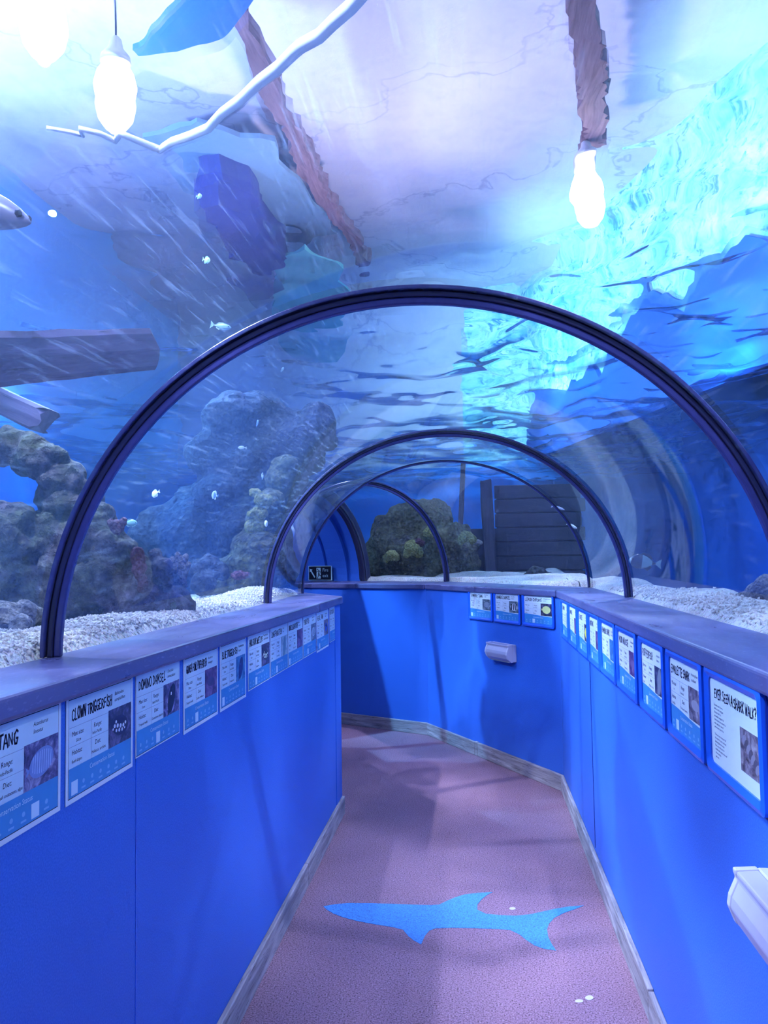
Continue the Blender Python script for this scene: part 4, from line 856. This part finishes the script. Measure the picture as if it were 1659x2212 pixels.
fish('pale oval fish swimming in open blue water right of the near rib',at(336,1066,3.6),0.056,PI-.5,0.6,0.2,silver,-0.3)
fish('pale aqua fish beside the pink tube coral',at(281,1130,3.3),0.062,0.2,0.5,0.2,aqua)
fish('slim silver fish high in the water above the reef column',at(523,967,4.3),0.045,PI+.3,0.4,0.2,silver)
fish('small white fish seen end-on before the yellow coral',at(575,1131,4.55),0.045,-PI/2+.2,0.85,0.45,((0.8,0.84,0.88),(0.6,0.66,0.7)))
fish('dark fish with pale outline in the middle of the left tank',at(464,1070,4.4),0.06,PI-.6,0.75,0.2,((0.1,0.16,0.32),(0.4,0.46,0.5)),0.2,True)
fish('dark fish with a white flank above the yellow coral',at(567,1029,4.6),0.055,-1.2,0.6,0.25,((0.06,0.08,0.14),(0.6,0.66,0.7)),0.5,True)
fish('faint blue fish high above the reef, near the hazy glass',at(556,914,4.6),0.05,-1.0,0.5,0.2,((0.2,0.3,0.6),(0.4,0.5,0.7)),0.6)
fish('green-white highlight shaped as a fish under the surface left of the beam',at(446,562,2.85),0.055,-.7,0.45,0.2,((0.5,0.8,0.7),(0.3,0.6,0.6)),-0.4)  # lens-like highlights, here and next line, given fish bodies
fish('bright blue-white highlight shaped as a fish under the surface, higher of the pair',at(430,424,2.3),0.03,-.6,0.5,0.2,((0.4,0.65,0.9),(0.5,0.7,0.9)),-0.3)
fish('small pale fish just above the near rib on its left side',at(610,798,3.3),0.03,1.2,0.4,0.2,((0.5,0.75,0.8),(0.4,0.6,0.7)),0.8)
fish('long pale fish over the left shoulder of the near rib',at(478,705,3.0),0.09,-.2,0.28,0.15,((0.3,0.5,0.65),(0.4,0.6,0.7)),-0.25)
fish('white glass-edge reflection shaped as a slender fish beside the bend rib, lower of two',at(1236,1136,6.9),0.10,-.6,0.24,0.16,((0.75,0.82,0.88),(0.6,0.7,0.8)),-0.5)  # reflections on the glass edge, here and next line, built as fish
fish('white glass-edge reflection shaped as a slender fish beside the bend rib, upper of two',at(1206,1097,6.9),0.11,-.2,0.2,0.14,((0.55,0.62,0.8),(0.5,0.6,0.8)),-0.35)
fish('striped fish with a pale triangular tail outside the right glass',at(1392,1214,4.7),0.17,PI-.1,0.5,0.2,((0.16,0.28,0.36),(0.02,0.04,0.09)),0.15,True,None,'angelfish')
fish('large grey fish poking its head in at the left edge',at(72,480,2.05)-Vector((0.20,-0.02,-0.075)),0.42,-.12,0.27,0.24,((0.16,0.16,0.24),(0.1,0.1,0.16)),-0.38,None,None,'large_fish',True)

# ------------------------------------------------------------------ lights
def lamp(kind, name, loc, energy, color, **kw):
    l = bpy.data.lights.new(name, kind); l.energy = energy; l.color = color
    for k, v in kw.items(): setattr(l, k, v)
    o = bpy.data.objects.new(name, l); COL.objects.link(o); o.location = loc; return o
WHITE, CYAN, BLUE = (0.6,0.67,1.0), (0.42,0.9,1.0), (0.2,0.4,1.0)
DOWN = dict(shadow_soft_size=0.035, spot_size=math.radians(140), spot_blend=0.6)
for p, lab in LP: lamp('SPOT','lamp_light', p-Vector((0,0,0.28)), 850, WHITE, **DOWN)
for x, y, e in ((-1.6,0.4,1700),(1.5,0.6,1500),(-0.9,8.6,400)): lamp('SPOT','lamp_light', (x,y,4.3), e, WHITE, **DOWN)
for x, y, e in ((-3.3,2.8,1900),(-3.3,6.0,1900)): lamp('SPOT','blue_tank_fill', (x,y,4.2), e, (0.25,0.6,1.0), **DOWN)  # unseen spots added to brighten the left water
for x, y, z, e, c in ((0.2,0.3,3.4,90,(1.0,0.88,0.98)),(2.0,2.4,3.3,110,(0.95,0.9,1.0)),(-0.4,6.5,3.2,260,(1.0,0.9,1.0)),(-3.4,4.2,3.4,1100,(0.4,0.62,1.0))):  # unseen upward spots added to brighten the hall ceiling
    o = lamp('SPOT','ceiling_fill', (x,y,z), e, c, shadow_soft_size=0.12, spot_size=math.radians(165), spot_blend=0.7); o.rotation_euler = (math.radians(180),0,0)
for y, z, e in ((2.6,3.4,230),(6.0,3.3,720),(9.6,3.3,850)):  # unseen spots added to throw cyan on the right hall wall
    o = lamp('SPOT','cyan_fill', (1.2-max(0,y-4)*.3,y,z), e, CYAN, shadow_soft_size=0.15, spot_size=math.radians(130), spot_blend=0.8); o.rotation_euler = (0,math.radians(-100),0)
q = c5+S3*0.75; lamp('POINT','exit_fill',(q.x,q.y,2.02),14,(0.6,0.75,1.0),shadow_soft_size=0.05)  # unseen point light added to lift the exit vault and its sign
o = lamp('SPOT','cyan_fill',(0.4,9.8,3.5),420,CYAN,shadow_soft_size=0.15,spot_size=math.radians(120),spot_blend=0.8); o.rotation_euler = (math.radians(95),0,0)  # one more unseen spot, added for cyan on the far wall
def aim(o, to): o.rotation_euler = (Vector(to)-o.location).to_track_quat('-Z','Y').to_euler(); return o
aim(lamp('SPOT','reef_fill',(-2.0,2.5,4.2),1500,(0.85,0.9,1.0),shadow_soft_size=0.03,spot_size=math.radians(70),spot_blend=0.5),(-1.75,3.1,1.4))  # unseen spot added to pick out the tops of the left rocks
aim(lamp('SPOT','tank_fill',(1.5,6.4,3.3),700,(0.08,0.55,1.0),shadow_soft_size=0.05,spot_size=math.radians(80),spot_blend=0.7),(3.1,7.6,2.4))  # unseen spot added for the bright strip on the right tank wall
w = bpy.data.worlds.new('hall_air'); w.use_nodes = True; w.node_tree.nodes['Background'].inputs[0].default_value = (0.02,0.05,0.2,1); w.node_tree.nodes['Background'].inputs[1].default_value = 0.3; SC.world = w

# ------------------------------------------------------------------ camera and view
cd = bpy.data.cameras.new('camera'); co = bpy.data.objects.new('camera', cd); COL.objects.link(co); SC.camera = co
cd.sensor_fit = 'HORIZONTAL'; cd.sensor_width = 36.0; cd.lens = FPX*36.0/1659.0; cd.clip_start = 0.02
co.matrix_world = Matrix(((CR.x,CU.x,-CF.x,EYE.x),(CR.y,CU.y,-CF.y,EYE.y),(CR.z,CU.z,-CF.z,EYE.z),(0,0,0,1)))
SC.view_settings.view_transform = 'Standard'; SC.view_settings.look = 'None'; SC.view_settings.gamma = 1; SC.view_settings.exposure = 0.0; SC.view_settings.use_curve_mapping = False
cy = SC.cycles; cy.use_denoising = True; cy.max_bounces = 7; cy.diffuse_bounces = 2; cy.glossy_bounces = 3; cy.transmission_bounces = 5; cy.transparent_max_bounces = 24; cy.volume_bounces = 0
cy.use_adaptive_sampling = True; cy.adaptive_threshold = 0.12; cy.adaptive_min_samples = 12; cy.sample_clamp_indirect = 4.0; cy.caustics_reflective = False; cy.blur_glossy = 0.5
